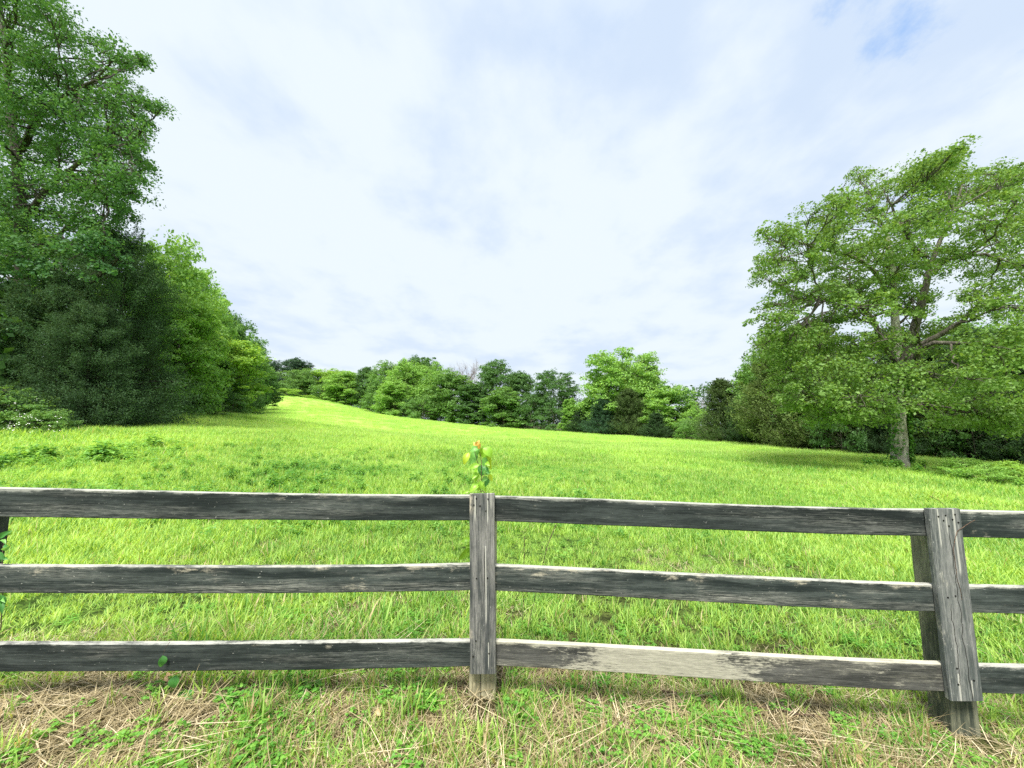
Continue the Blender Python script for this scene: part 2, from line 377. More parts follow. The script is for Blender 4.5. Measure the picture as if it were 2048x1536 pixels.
addg(4100, 1.3, 4.2, [0, 1, 2, 0, 1, 2, 3], .5, 1.05, keep=lambda x, y: fore(x, y) & (vnoise(x, y, 3.2, 4) > -.35), tint=(-.02, .30))
addg(520, 1.3, 4.2, [3, 4], .5, 1.0, keep=lambda x, y: fore(x, y) & (vnoise(x, y, 2.2, 9) > .1), tint=(-.02, .15))
addg(5600, 1.9, 7, [0, 1, 2], .7, 1.3, 1.7, keep=back)
addg(1500, 2.0, 3.9, [3, 4], .45, .85, 1.7, keep=lambda x, y: (abs(y + .05 * abs(x + .16) - 2.42) < .22) & (vnoise(x, y, 1.9, 63) > -.35), tint=(-.3, -.1))
addg(1500, 2.2, 8, [0, 1, 2], 1.0, 1.9, 1.7, keep=lambda x, y: back(x, y) & (vnoise(x, y, 2.6, 61) > .35), tint=(-.3, -.1))
addg(1500, 2.5, 7, [3, 4], .6, 1.2, 1.7, keep=lambda x, y: back(x, y) & (vnoise(x, y, 1.7, 6) > -.2))
addg(9000, 5.5, 16, [5, 6], .7, 1.3, 1.8)
addg(2500, 6, 20, [3, 4], .8, 1.6, 1.8, keep=lambda x, y: vnoise(x, y, .7, 6) > .1)
addg(16000, 13, 45, [5, 6], 1.0, 2.0, 1.7)
addg(14000, 24, 140, [7, 8], .9, 1.5, 1.6)
addg(2600, 11, 26, [7, 8], .5, .9, 1.8, keep=lambda x, y: (x < -2) & (vnoise(x, y, .3, 16) > -.1))
g = [np.concatenate(k) for k in zip(*GP)]
tag(scatter('meadow_grass', *g, PG), 'bright lime green meadow grass filling the field behind and in front of the fence', 'grass', kind='stuff')
# weeds -------------------------------------------------------------
GP = []
addg(4200, 5.5, 16, [0, 1, 2], .4, 1.0, 1.8, keep=lambda x, y: (x < 1.5) & (vnoise(x, y, .8, 31) > -.1))
addg(1300, 7.0, 16, [3, 4], .22, .6, 1.8, keep=lambda x, y: (x < -.8) & (vnoise(x, y, .45, 33) + .5 * vnoise(x, y, 1.6, 34) > .0))
addg(2600, 4.5, 22, [0, 1, 2], .35, .9, 1.8, keep=lambda x, y: (vnoise(x, y, .5, 35) + .5 * vnoise(x, y, 2.1, 36) > .15))
addg(300, 10.5, 15, [3, 4], .7, 1.1, 1.8, keep=lambda x, y: (x < -9))
addg(420, 13, 26, [3, 4], .8, 1.3, 1.8, keep=lambda x, y: (x > 15.5 + .0 * y) & (y < 19))
addg(60, 1.5, 4, [0, 1], .3, .45, 1.8, keep=lambda x, y: fore(x, y) & (vnoise(x, y, 1.5, 38) > .3))
g = [np.concatenate(k) for k in zip(*GP)]
tag(scatter('weeds', *g, PW), 'leafy green weeds growing in loose patches through the meadow', 'weeds', kind='stuff')
# clover and straw on the strip in front of the fence ----------------
GP = []
nopost = lambda x, y: (abs(x + .16) > .14) | (y < 1.85)
addg(800, 1.3, 4.4, [0, 1, 2], .5, .95, keep=lambda x, y: fore(x, y) & nopost(x, y) & (vnoise(x, y, 2.4, 41) + .8 * vnoise(x, y, 7, 42) > .45))
addg(500, 1.3, 4.4, [0, 1, 2], .5, .9, keep=lambda x, y: (y < 3) & nopost(x, y))
g = [np.concatenate(k) for k in zip(*GP)]
tag(scatter('clover', *g, PC), 'small round leaved clover patches in the dry grass below the fence', 'clover', kind='stuff')
GP = []
addg(2500, 1.3, 4.4, [0, 1], .8, 1.4, keep=lambda x, y: y < 2.6, tint=(-.2, .2))
addg(680, 1.3, 4.4, [2], .7, 1.5, keep=lambda x, y: y < 2.5, tint=(-.2, .2))
addg(900, 2.2, 7, [0, 1], .8, 1.3, keep=lambda x, y: vnoise(x, y, 1.6, 44) > .15, tint=(-.1, .2))
g = [np.concatenate(k) for k in zip(*GP)]
tag(scatter('dry_straw', *g, PS), 'tan dead straw and thatch matted on the ground below the fence', 'straw', kind='stuff')

# ------------------------------------------------------------------ fence
def wood(name, dark, mid, pale, wear, topwear, spec=.5, streaks=(), cracks=(), vdrip=0, zone=None):
    m, N = mat_new(name)
    tcn = N.n('ShaderNodeTexCoord').outputs['Object']
    rnd = N.n('ShaderNodeObjectInfo').outputs['Random']
    co = N.n('ShaderNodeVectorMath', {0: tcn, 1: N.n('ShaderNodeCombineXYZ', {0: N.math('MULTIPLY', rnd, 57.0), 1: N.math('MULTIPLY', rnd, 13.0), 2: 0.0}).outputs[0]}, operation='ADD').outputs[0]
    s = N.n('ShaderNodeSeparateXYZ', {0: tcn})
    warp = N.noise(N.scale(co, 2.5, 3, 7), 1, 3, .5)
    wv = N.n('ShaderNodeVectorMath', {0: co, 1: N.n('ShaderNodeCombineXYZ', {0: 0.0, 1: 0.0, 2: N.math('MULTIPLY', warp, .035)}).outputs[0]}, operation='ADD').outputs[0]
    grain = N.noise(N.scale(wv, 5, 90, 190), 1, 8, .72)
    broad = N.noise(N.scale(wv, 1.6, 8, 26), 1, 5, .6)
    patch = N.noise(N.scale(co, 4.5, 14, 11), 1, 10, .78)
    fleck = N.noise(N.scale(co, 60, 90, 130), 1, 3, .6)
    micro = N.noise(N.scale(co, 22, 120, 260), 1, 5, .75)
    c = N.mix(N.ramp(N.math('MULTIPLY_ADD', broad, .45, N.math('MULTIPLY_ADD', grain, .3, N.math('MULTIPLY', patch, .25))), .42, .60), dark, mid)
    strk = N.math('MULTIPLY', N.ramp(N.noise(N.scale(wv, .9, 3, 9, (2, 5, 1)), 1, 4, .6), .48, .66), N.ramp(N.math('MULTIPLY_ADD', grain, .6, N.math('MULTIPLY', micro, .4)), .42, .60))
    c = N.mix(N.math('MULTIPLY', strk, .6), c, tuple(x * .55 for x in pale))
    wm = N.math('ADD', N.math('MULTIPLY_ADD', grain, .45, N.math('MULTIPLY', patch, .75)), N.ramp(s.outputs[2], .035, .072, 0, topwear))
    wmask = N.ramp(wm, .80 - wear, .92 - wear * .8)
    c = N.mix(N.math('MULTIPLY', wmask, .8), c, pale)
    scuff = N.math('MULTIPLY', N.ramp(N.noise(N.scale(co, 1.3, 6, 5, (3, 1, 7)), 1, 5, .6), .56, .68), N.ramp(grain, .42, .6))
    c = N.mix(N.math('MULTIPLY', scuff, .55), c, tuple(x * .62 for x in pale))
    c = N.mix(N.ramp(fleck, .69, .74, 0, spec), c, (.5, .5, .47))
    bare = N.math('MULTIPLY', N.ramp(N.math('MULTIPLY_ADD', rnd, .06, N.math('ADD', N.noise(N.scale(co, 5, 12, 13, (9, 3, 5)), 1, 9, .74), N.ramp(s.outputs[2], -.02, .075, -.02, .07))), .65, .76), N.ramp(grain, .36, .52))
    c = N.mix(N.math('MULTIPLY', bare, .7), c, (pale[0] * 1.15, pale[1] * 1.05, pale[2] * .92))
    c = N.mix(1.0, c, N.n('ShaderNodeCombineColor', {0: N.math('MULTIPLY_ADD', rnd, .5, .75), 1: N.math('MULTIPLY_ADD', rnd, .48, .76), 2: N.math('MULTIPLY_ADD', rnd, .45, .77)}).outputs[0], 'MULTIPLY')
    if zone: c = N.mix(N.math('MULTIPLY', N.ramp(N.math('MULTIPLY_ADD', N.math('MULTIPLY_ADD', micro, .45, N.math('MULTIPLY', patch, .65)), .9, N.math('MULTIPLY', N.ramp(N.math('ABSOLUTE', N.math('SUBTRACT', s.outputs[0], zone[0])), zone[1], 0), .24)), .56, .64), .75), c, pale)
    c = N.mix(1.0, c, N.ramp(micro, .3, .7, .72, 1.3), 'MULTIPLY')
    # knots
    vo = N.n('ShaderNodeTexVoronoi', {'Vector': N.scale(wv, 1.7, 1, 7), 'Scale': 1.0}, feature='F1').outputs['Distance']
    c = N.mix(N.ramp(vo, .10, .03, 0, .85), c, tuple(x * .45 for x in dark))
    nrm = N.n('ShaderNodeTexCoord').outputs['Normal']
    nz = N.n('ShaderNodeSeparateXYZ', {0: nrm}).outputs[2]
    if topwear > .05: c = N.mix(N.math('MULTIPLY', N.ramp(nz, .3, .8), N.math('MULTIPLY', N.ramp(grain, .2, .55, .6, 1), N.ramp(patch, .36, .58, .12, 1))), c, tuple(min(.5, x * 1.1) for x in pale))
    h = N.math('MULTIPLY_ADD', wmask, -.25, grain)
    for (x0, x1, z0, wd) in streaks:
        mk = N.math('MULTIPLY', N.ramp(N.math('ABSOLUTE', N.math('SUBTRACT', N.math('ADD', s.outputs[2], N.math('MULTIPLY', N.math('SUBTRACT', warp, .5), .006)), z0)), wd, wd * .4), N.math('MULTIPLY', N.ramp(s.outputs[0], x0 - .02, x0 + .02), N.ramp(s.outputs[0], x1 + .004, x1 - .002)))
        c = N.mix(N.math('MULTIPLY', mk, .8), c, (.46, .45, .41))
    for (x0, x1, z0, sl, amp) in cracks:
        wig = N.math('MULTIPLY', N.math('SUBTRACT', N.noise(N.scale(tcn, 7, 0, 0, (z0 * 90, 0, 0)), 1, 4, .5), .5), amp)
        dz = N.math('ABSOLUTE', N.math('SUBTRACT', s.outputs[2], N.math('ADD', N.math('MULTIPLY_ADD', s.outputs[0], sl, z0), wig)))
        mk = N.math('MULTIPLY', N.ramp(dz, .0022, .0008), N.math('MULTIPLY', N.ramp(s.outputs[0], x0, x0 + .03), N.ramp(s.outputs[0], x1, x1 - .05)))
        c = N.mix(mk, c, (.01, .009, .008)); h = N.math('MULTIPLY_ADD', mk, -4.0, h)
    bp = N.n('ShaderNodeBump', {'Height': h, 'Strength': .55, 'Distance': .004})
    p = N.n('ShaderNodeBsdfPrincipled', {'Base Color': c, 'Roughness': .82, 'Specular IOR Level': .3, 'Normal': bp.outputs[0]}); fin(N, p.outputs[0]); return m
W_rail = wood('weathered_dark_board', (.009, .014, .014), (.052, .063, .060), (.34, .34, .31), .12, .26)
W_worn = wood('worn_pale_board', (.035, .036, .034), (.115, .113, .105), (.40, .38, .31), .16, .30, zone=(-.25, .75))
W_post = wood('bare_post', (.24, .22, .14), (.52, .48, .34), (.55, .52, .40), .02, 0, spec=0, cracks=((-.62, .4, .012, .02, .03),))
W_post2 = wood('mossy_dark_post', (.035, .045, .035), (.20, .20, .14), (.34, .33, .24), .05, 0, spec=.1)
W_dark = wood('dark_post', (.012, .015, .014), (.05, .055, .05), (.22, .21, .17), .06, 0, spec=.2)
W_face1 = wood('grey_face_board', (.035, .040, .042), (.185, .18, .175), (.40, .39, .36), .07, 0, spec=.4,
               streaks=((.32, .44, .037, .005), (.30, .46, -.03, .004), (.38, .465, -.048, .003), (-.20, .18, -.018, .004), (-.42, -.30, -.03, .003)), cracks=((-.1, .18, -.012, .01, .012),))
W_face2 = wood('grey_split_face_board', (.06, .07, .07), (.22, .22, .215), (.42, .43, .41), .12, 0, spec=.5,
               streaks=((.27, .455, .04, .005), (.33, .42, .0, .0035), (.14, .46, -.04, .0075), (-.46, -.33, .03, .006), (-.43, -.36, -.03, .004)), cracks=((-.52, .35, -.014, .02, .05), (-.40, .0, .022, -.01, .06)))

YF = lambda px: 2.15 - (.20 * (960 - px) / 960 if px < 960 else .10 * (px - 960) / 930)
def board(name, samples, mat, parent, thick=.026, lenseg=64, wob=.0012, seed=0, yoff=0.0):
    """board whose front face passes through the sampled edges; samples = (px, y_top, y_bottom), rails run along local X"""
    tp = [P(px, yt, YF(px) + yoff) for px, yt, yb in samples]; bt = [P(px, yb, YF(px) + yoff) for px, yt, yb in samples]
    mid = [(a + b) / 2 for a, b in zip(tp, bt)]
    ex = (mid[-1] - mid[0]).normalized(); ez = (Vector((0, 0, 1)) - ex * ex.z).normalized(); ey = ez.cross(ex)
    org = (mid[0] + mid[-1]) / 2; R = Matrix((ex, ey, ez)).transposed()
    lx = [(m - org).dot(ex) for m in mid]; lt = [(m - org).dot(ez) for m in tp]; lb = [(m - org).dot(ez) for m in bt]
    rr_ = np.random.RandomState(seed); xs = np.linspace(lx[0], lx[-1], lenseg)
    def sm(v):  # smooth interpolation through the samples
        if len(v) == 2: return np.interp(xs, lx, v)
        c_ = np.polyfit(lx, v, min(len(v) - 1, 3)); return np.polyval(c_, xs)
    zt, zb = sm(lt), sm(lb)
    n1_ = np.convolve(rr_.normal(0, 1, lenseg + 6), np.ones(7) / 7, 'valid') * wob; n2_ = np.convolve(rr_.normal(0, 1, lenseg + 6), np.ones(7) / 7, 'valid') * wob
    V = []
    for i, x in enumerate(xs):
        t_, b_ = zt[i] + n1_[i], zb[i] + n2_[i]; h = t_ - b_; c = .0035
        V += [(x, 0, b_ + c), (x, 0, b_ + h * .35), (x, 0, b_ + h * .7), (x, 0, t_ - c), (x, c, t_), (x, thick, t_), (x, thick, b_), (x, c, b_)]
    Fs = []
    for i in range(lenseg - 1):
        for k in range(8):
            a, b = i * 8 + k, i * 8 + (k + 1) % 8; Fs.append((a, a + 8, b + 8, b))
    m = bpy.data.meshes.new(name); m.from_pydata(V, [], Fs + [tuple(range(8)), tuple(range(8 * lenseg - 1, 8 * lenseg - 9, -1))]); m.update()
    bm = bmesh.new(); bm.from_mesh(m); bmesh.ops.recalc_face_normals(bm, faces=bm.faces); bm.to_mesh(m); bm.free()
    o = link(name, m, mat, parent); o.matrix_world = Matrix.Translation(org - parent.location) @ R.to_4x4() if False else Matrix.Translation(org) @ R.to_4x4()
    print(name, 'len %.2f h %.3f %.3f' % (lx[-1] - lx[0], lt[0] - lb[0], lt[-1] - lb[-1]))
    return o
fence = empty('board_fence', (0, 0, 0))
tag(fence, 'weathered charcoal three rail board fence crossing the whole foreground', 'fence')
rails = [
    ([(-90, 974, 1032), (250, 981, 1037), (500, 986, 1039.5), (962, 990, 1041)], W_rail),
    ([(-90, 1131, 1186), (250, 1131, 1186), (500, 1134, 1187), (700, 1131, 1184), (962, 1128, 1180.5)], W_rail),
    ([(-90, 1287, 1344), (250, 1286.5, 1342), (500, 1285, 1340), (962, 1281, 1332.5)], W_rail),
    ([(966, 992, 1042), (1200, 999, 1050), (1600, 1014, 1066), (1895, 1019.5, 1073)], W_rail),
    ([(966, 1129, 1181), (1200, 1140, 1192), (1600, 1159, 1214), (1905, 1171, 1224)], W_rail),
    ([(966, 1281, 1331), (1200, 1292, 1343), (1600, 1315, 1369), (1935, 1329, 1385)], W_worn),
    ([(1899, 1021, 1074), (2200, 1026, 1081)], W_rail),
    ([(1909, 1171, 1225), (2200, 1177, 1232)], W_rail),
    ([(1939, 1331, 1386), (2200, 1337, 1394)], W_rail)]
for i, (s, mt) in enumerate(rails):
    r = board('rail', s, mt, fence, seed=i)
    if mt is W_worn: r['label'] = 'worn pale bottom rail'
# posts: 14 cm square, behind the rails
def post(px, ytop, Yfront, xl, mat, wd=.14, dp=None, parent=fence, chamfer=.006, zb=-.45, lean=0, seed=1):
    a = P(px, ytop, Yfront); L = a.z - zb; cx = xl + wd / 2
    L -= .035; a.z -= .035; dp = dp or wd; V = []; nseg = 18; rr_ = np.random.RandomState(seed)
    for i in range(nseg + 1):
        x = -L / 2 + L * i / nseg; w1 = wd / 2; c = chamfer; j = rr_.normal(0, .0012, 4)
        ring = [(-w1 + c, 0), (w1 - c, 0), (w1, c), (w1, dp - c), (w1 - c, dp), (-w1 + c, dp), (-w1, dp - c), (-w1, c)]
        V += [(x, y_, z_ + j[0] * (1 if z_ > 0 else -1)) for z_, y_ in ring]
    Fs = [(i * 8 + k, i * 8 + (k + 1) % 8, i * 8 + 8 + (k + 1) % 8, i * 8 + 8 + k) for i in range(nseg) for k in range(8)]
    m = bpy.data.meshes.new('post'); m.from_pydata(V, [], Fs + [tuple(range(8))[::-1], tuple(range(8 * nseg, 8 * nseg + 8))]); m.update()
    bm = bmesh.new(); bm.from_mesh(m); bmesh.ops.recalc_face_normals(bm, faces=bm.faces); bm.to_mesh(m); bm.free()
    o = link('post', m, mat, parent)
    ex = Vector((lean, 0, 1)).normalized(); ey = Vector((0, 1, 0)); ez = ex.cross(ey)
    o.matrix_world = Matrix.Translation(Vector((cx, Yfront, a.z - L / 2))) @ Matrix((ex, ey, ez)).transposed().to_4x4()
    return o
YC, YR, YL = YF(962) + .0285, YF(1895) + .0285, YF(0) + .0285
post(965, 991, YC, P(941, 1040, YC).x, W_post)
post(1885, 1021, YR, P(1866, 1120, YR).x, W_post2, wd=.145, dp=.112, seed=3)
post(0, 977, YL, P(18, 1060, YL + .14).x - .14, W_dark, seed=4)
def face_board(pl_top, pr_top, pl_bot, pr_bot, Y, mat, round_left=0):
    """cover board nailed over the rail ends: corners in photo pixels on the plane Y"""
    a, b, c, d = P(*pl_top, Y), P(*pr_top, Y), P(*pl_bot, Y), P(*pr_bot, Y)
    top, bot = (a + b) / 2, (c + d) / 2; ex = (top - bot).normalized(); ey = Vector((0, 1, 0)); ez = ex.cross(ey).normalized(); ey = ez.cross(ex)
    org = (top + bot) / 2; L = (top - bot).length; T = .026; n = 40; V = []
    wt, wb_ = (b - a).length / 2, (d - c).length / 2; rr_ = np.random.RandomState(5)
    for i in range(n + 1):
        t = i / n; x = -L / 2 + L * t; w_ = wb_ + (wt - wb_) * t; j = mn.noise(Vector((x * 6, 2, 0))) * .0012
        wl = w_ - (round_left * max(0, 1 - t * n / 2) if round_left else 0); c_ = .004
        # local z = ez; ez points to -X (left) or +X depending on axes
        V += [(x, c_, -w_ + j), (x, 0, -w_ + c_ + j), (x, -.0012, -w_ * .3), (x, -.001, w_ * .4), (x, 0, wl - c_ + j), (x, c_, wl + j), (x, T, wl + j), (x, T, -w_ + j)]
    Fs = [(i * 8 + k, i * 8 + (k + 1) % 8, i * 8 + 8 + (k + 1) % 8, i * 8 + 8 + k) for i in range(n) for k in range(8)]
    m = bpy.data.meshes.new('face_board'); m.from_pydata(V, [], Fs + [tuple(range(8)), tuple(range(8 * n, 8 * n + 8))]); m.update()
    bm = bmesh.new(); bm.from_mesh(m); bmesh.ops.recalc_face_normals(bm, faces=bm.faces); bm.to_mesh(m); bm.free()
    o = link('face_board', m, mat, fence); o.matrix_world = Matrix.Translation(org) @ Matrix((ex, ey, ez)).transposed().to_4x4()
    o['ez_x'] = ez.x; return o, Y
FB = YF(962) - .0275
fb1, _ = face_board((939, 988), (989, 988), (940, 1348), (991.5, 1348), FB, W_face1)
FB2 = YF(1895) - .0275
fb2, _ = face_board((1858, 1018), (1921, 1018), (1902, 1402), (1968, 1402), FB2, W_face2, round_left=0)
mnail, N = mat_new('rusty_nail'); p = N.n('ShaderNodeBsdfPrincipled', {'Base Color': (.012, .01, .009, 1), 'Roughness': .6, 'Metallic': .6}); fin(N, p.outputs[0])
bm = bmesh.new(); bmesh.ops.create_cone(bm, cap_ends=True, segments=10, radius1=.0042, radius2=.0034, depth=.004); nail_m = bpy.data.meshes.new('nail'); bm.to_mesh(nail_m); bm.free()
bpy.context.view_layer.update()
def nails(fb, Y, pts):
    inv = fb.matrix_world.inverted()
    for px, py in pts:
        o = link('nail', nail_m, mnail, fb); o.matrix_parent_inverse = Matrix.Identity(4)
        o.matrix_local = inv @ (Matrix.Translation(P(px, py, Y - .0018)) @ Matrix.Rotation(math.pi / 2, 4, 'X'))
nails(fb1, FB, [(952.5, 997), (976, 998), (948, 1010), (960, 1012), (972, 1022), (953, 1157), (975, 1156), (952, 1282), (946, 1313), (978, 1307)])
nails(fb2, FB2, [(1877, 1033), (1891, 1031), (1887, 1041), (1905, 1039), (1917, 1045), (1910, 1029), (1898, 1052), (1896, 1195), (1911, 1192), (1914, 1337), (1917, 1369), (1948, 1361)])

# ------------------------------------------------------------------ tubes, twigs
def tube(pts, rad, sides=6):
    pts = np.asarray(pts, float); rad = np.asarray(rad, float); n = len(pts)
    tg = unit(np.gradient(pts, axis=0)); up = np.where(np.abs(tg[:, 2:3]) > .9, [[1., 0, 0]], [[0, 0, 1.]])
    a = unit(np.cross(tg, up)); b = np.cross(tg, a); an = np.linspace(0, 2 * math.pi, sides, endpoint=False)
    V = pts[:, None] + rad[:, None, None] * (a[:, None] * np.cos(an)[None, :, None] + b[:, None] * np.sin(an)[None, :, None])
    i = np.arange(n - 1)[:, None] * sides; k = np.arange(sides)[None]; k2 = (k + 1) % sides
    f = np.stack([i + k, i + k2, i + sides + k2, i + sides + k], -1).reshape(-1, 4)
    return V.reshape(-1, 3), f, np.zeros(len(f))
def stick(name, pix, rad, mat, label, cat_, group=None, Y=None, lift=.008, parent=None):
    pts = [P(a, b, Y) if Y else ground_hit(a, b) + Vector((0, 0, lift)) for a, b in pix]
    t = np.linspace(0, 1, len(pts)); tt = np.linspace(0, 1, len(pts) * 5)
    q = np.stack([np.interp(tt, t, [p[k] for p in pts]) for k in range(3)], -1); q += np.random.RandomState(int(pix[0][0])).normal(0, rad * .35, q.shape)
    v, f, r = tube(q, np.linspace(rad, rad * .55, len(q)), 7)
    o = link(name, fast_mesh(name, v, f, {'rnd': r}, smooth=True), mat, parent)
    if label: tag(o, label, cat_, group)
    return o
M_stick = bark('stick_bark', (.10, .06, .04), (.34, .22, .15), 30)
M_stickp = bark('stick_pale', (.36, .25, .14), (.60, .44, .27), 30)
G_ = 'fallen sticks on the ground below the fence'
stick('fallen_stick', [(474, 1414), (560, 1424), (640, 1429), (726, 1437)], .0062, M_stick, 'thick brown fallen stick, longest one left of the middle post', 'stick', G_)
stick('fallen_stick', [(400, 1391), (500, 1396), (570, 1403), (622, 1405)], .0036, M_stick, 'thin reddish stick lying just behind the thick brown stick', 'stick', G_)
stick('fallen_stick', [(415, 1443), (470, 1425), (540, 1402)], .0028, M_stickp, 'thin tan stick slanting up to cross the thick brown stick', 'stick', G_)
stick('fallen_stick', [(1325, 1390), (1400, 1398), (1500, 1418), (1600, 1436), (1676, 1447)], .0050, M_stick, 'long brown stick lying under the worn pale bottom rail', 'stick', G_, lift=.02)
stick('fallen_stick', [(1862, 1459), (1930, 1457), (2000, 1461)], .0040, M_stickp, 'pale straw coloured stick in front of the right hand post base', 'stick', G_, lift=.03)
stick('fallen_stick', [(1150, 1457), (1220, 1451), (1290, 1444)], .0026, M_stickp, 'short tan stick on the dry grass right of the middle post', 'stick', G_, lift=.012)
stick('fallen_stick', [(1600, 1432), (1560, 1452), (1480, 1462)], .0022, M_stickp, 'thin pale twig touching the end of the long brown stick', 'stick', G_, lift=.012)
stick('dry_weed', [(1049, 1072), (1048, 1130), (1046, 1190), (1044, 1262)], .0022, M_stick, 'straight thin dead stem standing behind the right rails', 'plant', 'dry weeds behind the fence', Y=2.42)
stick('dry_weed', [(1113, 1048), (1095, 1090), (1084, 1135), (1070, 1195), (1054, 1262)], .0024, M_stick, 'curved dead stem leaning right behind the right rails', 'plant', 'dry weeds behind the fence', Y=2.40)
stick('dead_vine', [(1950, 1040), (1932, 1050), (1915, 1062), (1910, 1078), (1907, 1098), (1911, 1130), (1915, 1160), (1921, 1180), (1924, 1200)], .0017, M_stick, 'dead brown vine stem clinging to the right hand post board', 'vine', Y=FB2 - .003)
stick('dead_twig', [(1859, 992), (1878, 1001), (1894, 1015)], .0014, M_stick, 'tiny bare twig poking above the right hand post', 'twig', Y=2.10)

# ------------------------------------------------------------------ leafy vine on the middle post
M_vleaf = leafy('vine_leaf', trans=.45, gloss=.03, grough=.45, clump=8, var=.12)
def big_leaf(base, tip, wd, bend=.12, roll=0.0):
    """ovate leaf, pointed tip, folded along the midrib, 8x4 grid"""
    base, tip = Vector(base), Vector(tip); ax = (tip - base); L = ax.length; ax.normalize()
    to = (Vector((0, 0, CH)) - base).normalized(); nor = (to - ax * to.dot(ax)).normalized()
    nor = (Matrix.Rotation(roll, 3, ax) @ nor); sd_ = ax.cross(nor); n = 9; V = []
    for i in range(n):
        t = i / (n - 1); hw = wd * .5 * (math.sin(math.pi * min(1, t ** .72)) ** .85 if 0 < t < 1 else .0) + .0004
        c = base + ax * (L * t) + nor * (bend * L * math.sin(math.pi * t))
        for s in (-1, -.5, 0, .5, 1): V.append(c + sd_ * (hw * s) + nor * (abs(s) * hw * .35 + .0012 * math.sin(t * 22) * abs(s)))
    Fs = [(i * 5 + k, i * 5 + k + 1, i * 5 + k + 6, i * 5 + k + 5) for i in range(n - 1) for k in range(4)]
    return fast_mesh('leaf', np.array([tuple(v) for v in V]), np.array(Fs), {'rnd': np.full(len(Fs), .5)}, smooth=True)
def vine(name, label, stems, leaves, Y, jit=.03, rad=.0022):
    rt = empty(name, P(*stems[0][0], Y)); tag(rt, label, 'vine'); mi = Matrix.Translation(-rt.location)
    for s in stems:
        o = stick('stem', s, rad, M_stick, None, None, Y=Y); o.parent = rt; o.matrix_parent_inverse = mi
    rr_ = random.Random(len(leaves))
    for (bx, by, tx, ty, wpx, colr) in leaves:
        y1 = Y + rr_.uniform(-jit, jit); y2 = y1 + rr_.uniform(-jit, jit * .5); sc_ = Y / F
        o = link('leaf', big_leaf(P(bx, by, y1), P(tx, ty, y2), wpx * sc_ * .88, rr_.uniform(.02, .2), rr_.uniform(-.5, .5)), M_vleaf, rt, colr); o.matrix_parent_inverse = mi
    return rt
LM, YL_, GR, DG, OR = (.30, .56, .05), (.45, .60, .04), (.22, .50, .12), (.08, .28, .06), (.80, .50, .14)
vine('climbing_vine', 'lime green leafy vine with orange tip growing above the middle post',
     [[(962, 1000), (962, 960), (963, 925), (961, 908), (957, 897), (955, 888)], [(957, 935), (953, 915), (948, 900)], [(970, 985), (966, 982), (960, 983)], [(964, 960), (972, 940), (974, 912)]],
     [(960, 912, 979, 893, 24, LM), (966, 896, 984, 915, 22, LM), (979, 905, 983, 940, 12, YL_), (938, 905, 928, 930, 15, YL_), (950, 903, 939, 929, 19, GR), (957, 896, 940, 903, 14, GR), (956, 893, 954, 912, 12, GR),
      (969, 914, 967, 934, 15, GR), (958, 929, 940, 937, 12, LM), (962, 930, 963, 953, 21, DG), (955, 934, 950, 966, 13, LM), (974, 952, 963, 963, 11, GR), (977, 948, 985, 963, 10, YL_),
      (962, 961, 955, 981, 12, LM), (960, 967, 939, 985, 15, LM), (975, 955, 970, 974, 12, DG), (972, 934, 979, 949, 10, DG), (938, 983, 924, 987, 6, LM), (966, 968, 972, 984, 9, LM), (955, 945, 944, 958, 9, LM),
      (953, 896, 947, 884, 9, OR), (955, 893, 959, 880, 10, OR), (951, 890, 957, 884, 8, OR), (957, 898, 961, 886, 6, OR), (972, 925, 980, 932, 9, LM), (968, 940, 976, 950, 9, GR)], 2.19)
vine('climbing_vine', 'small lime vine shoot peeking from behind the middle post',
     [[(945, 1130), (942, 1100), (944, 1070)]], [(941, 1096, 916, 1120, 17, LM), (942, 1078, 922, 1084, 11, LM), (943, 1104, 936, 1118, 9, GR), (944, 1094, 930, 1092, 8, LM)], 2.37)
vl = [(a * .6 + c * .0 + b * 0, b, a * .6 + (c - a) * .62, b + (d - b) * .62, w_ * .7, k) for a, b, c, d, w_, k in [(0, 1075, 40, 1052, 16, DG), (8, 1100, 36, 1085, 12, GR), (0, 1120, 22, 1110, 16, DG), (14, 1090, 30, 1104, 10, DG), (-10, 1105, 12, 1128, 16, DG), (2, 1080, 18, 1094, 10, GR), (0, 1190, 12, 1230, 14, DG), (6, 1185, 22, 1196, 8, LM), (-6, 1200, 6, 1246, 14, DG), (22, 1070, 42, 1058, 8, GR), (6, 1115, 28, 1122, 9, DG), (10, 1195, 18, 1212, 8, GR)]]
vine('climbing_vine', 'dark green vine leaves wrapped round the left hand post', [[(0, 1260), (6, 1190), (4, 1120), (8, 1080), (20, 1062)]], vl, 1.97)
vine('leaf_sprig', 'single dark leaf hanging by its stalk over the bottom rail', [[(340, 1284), (331, 1296), (325, 1312)]], [(325, 1311, 322, 1334, 15, DG)], YF(330) - .02, jit=.004, rad=.0012)
gp = ground_hit(365, 1400)
vine('leaf_sprig', 'wilted dark green sprig drooping below the bottom rail', [[(372, 1345), (362, 1370), (368, 1410)]],
     [(352, 1350, 350, 1376, 20, DG), (372, 1378, 360, 1402, 18, DG), (376, 1380, 380, 1402, 14, DG), (366, 1400, 348, 1415, 10, GR), (372, 1388, 386, 1398, 12, DG)], gp.y, jit=.01, rad=.0014)
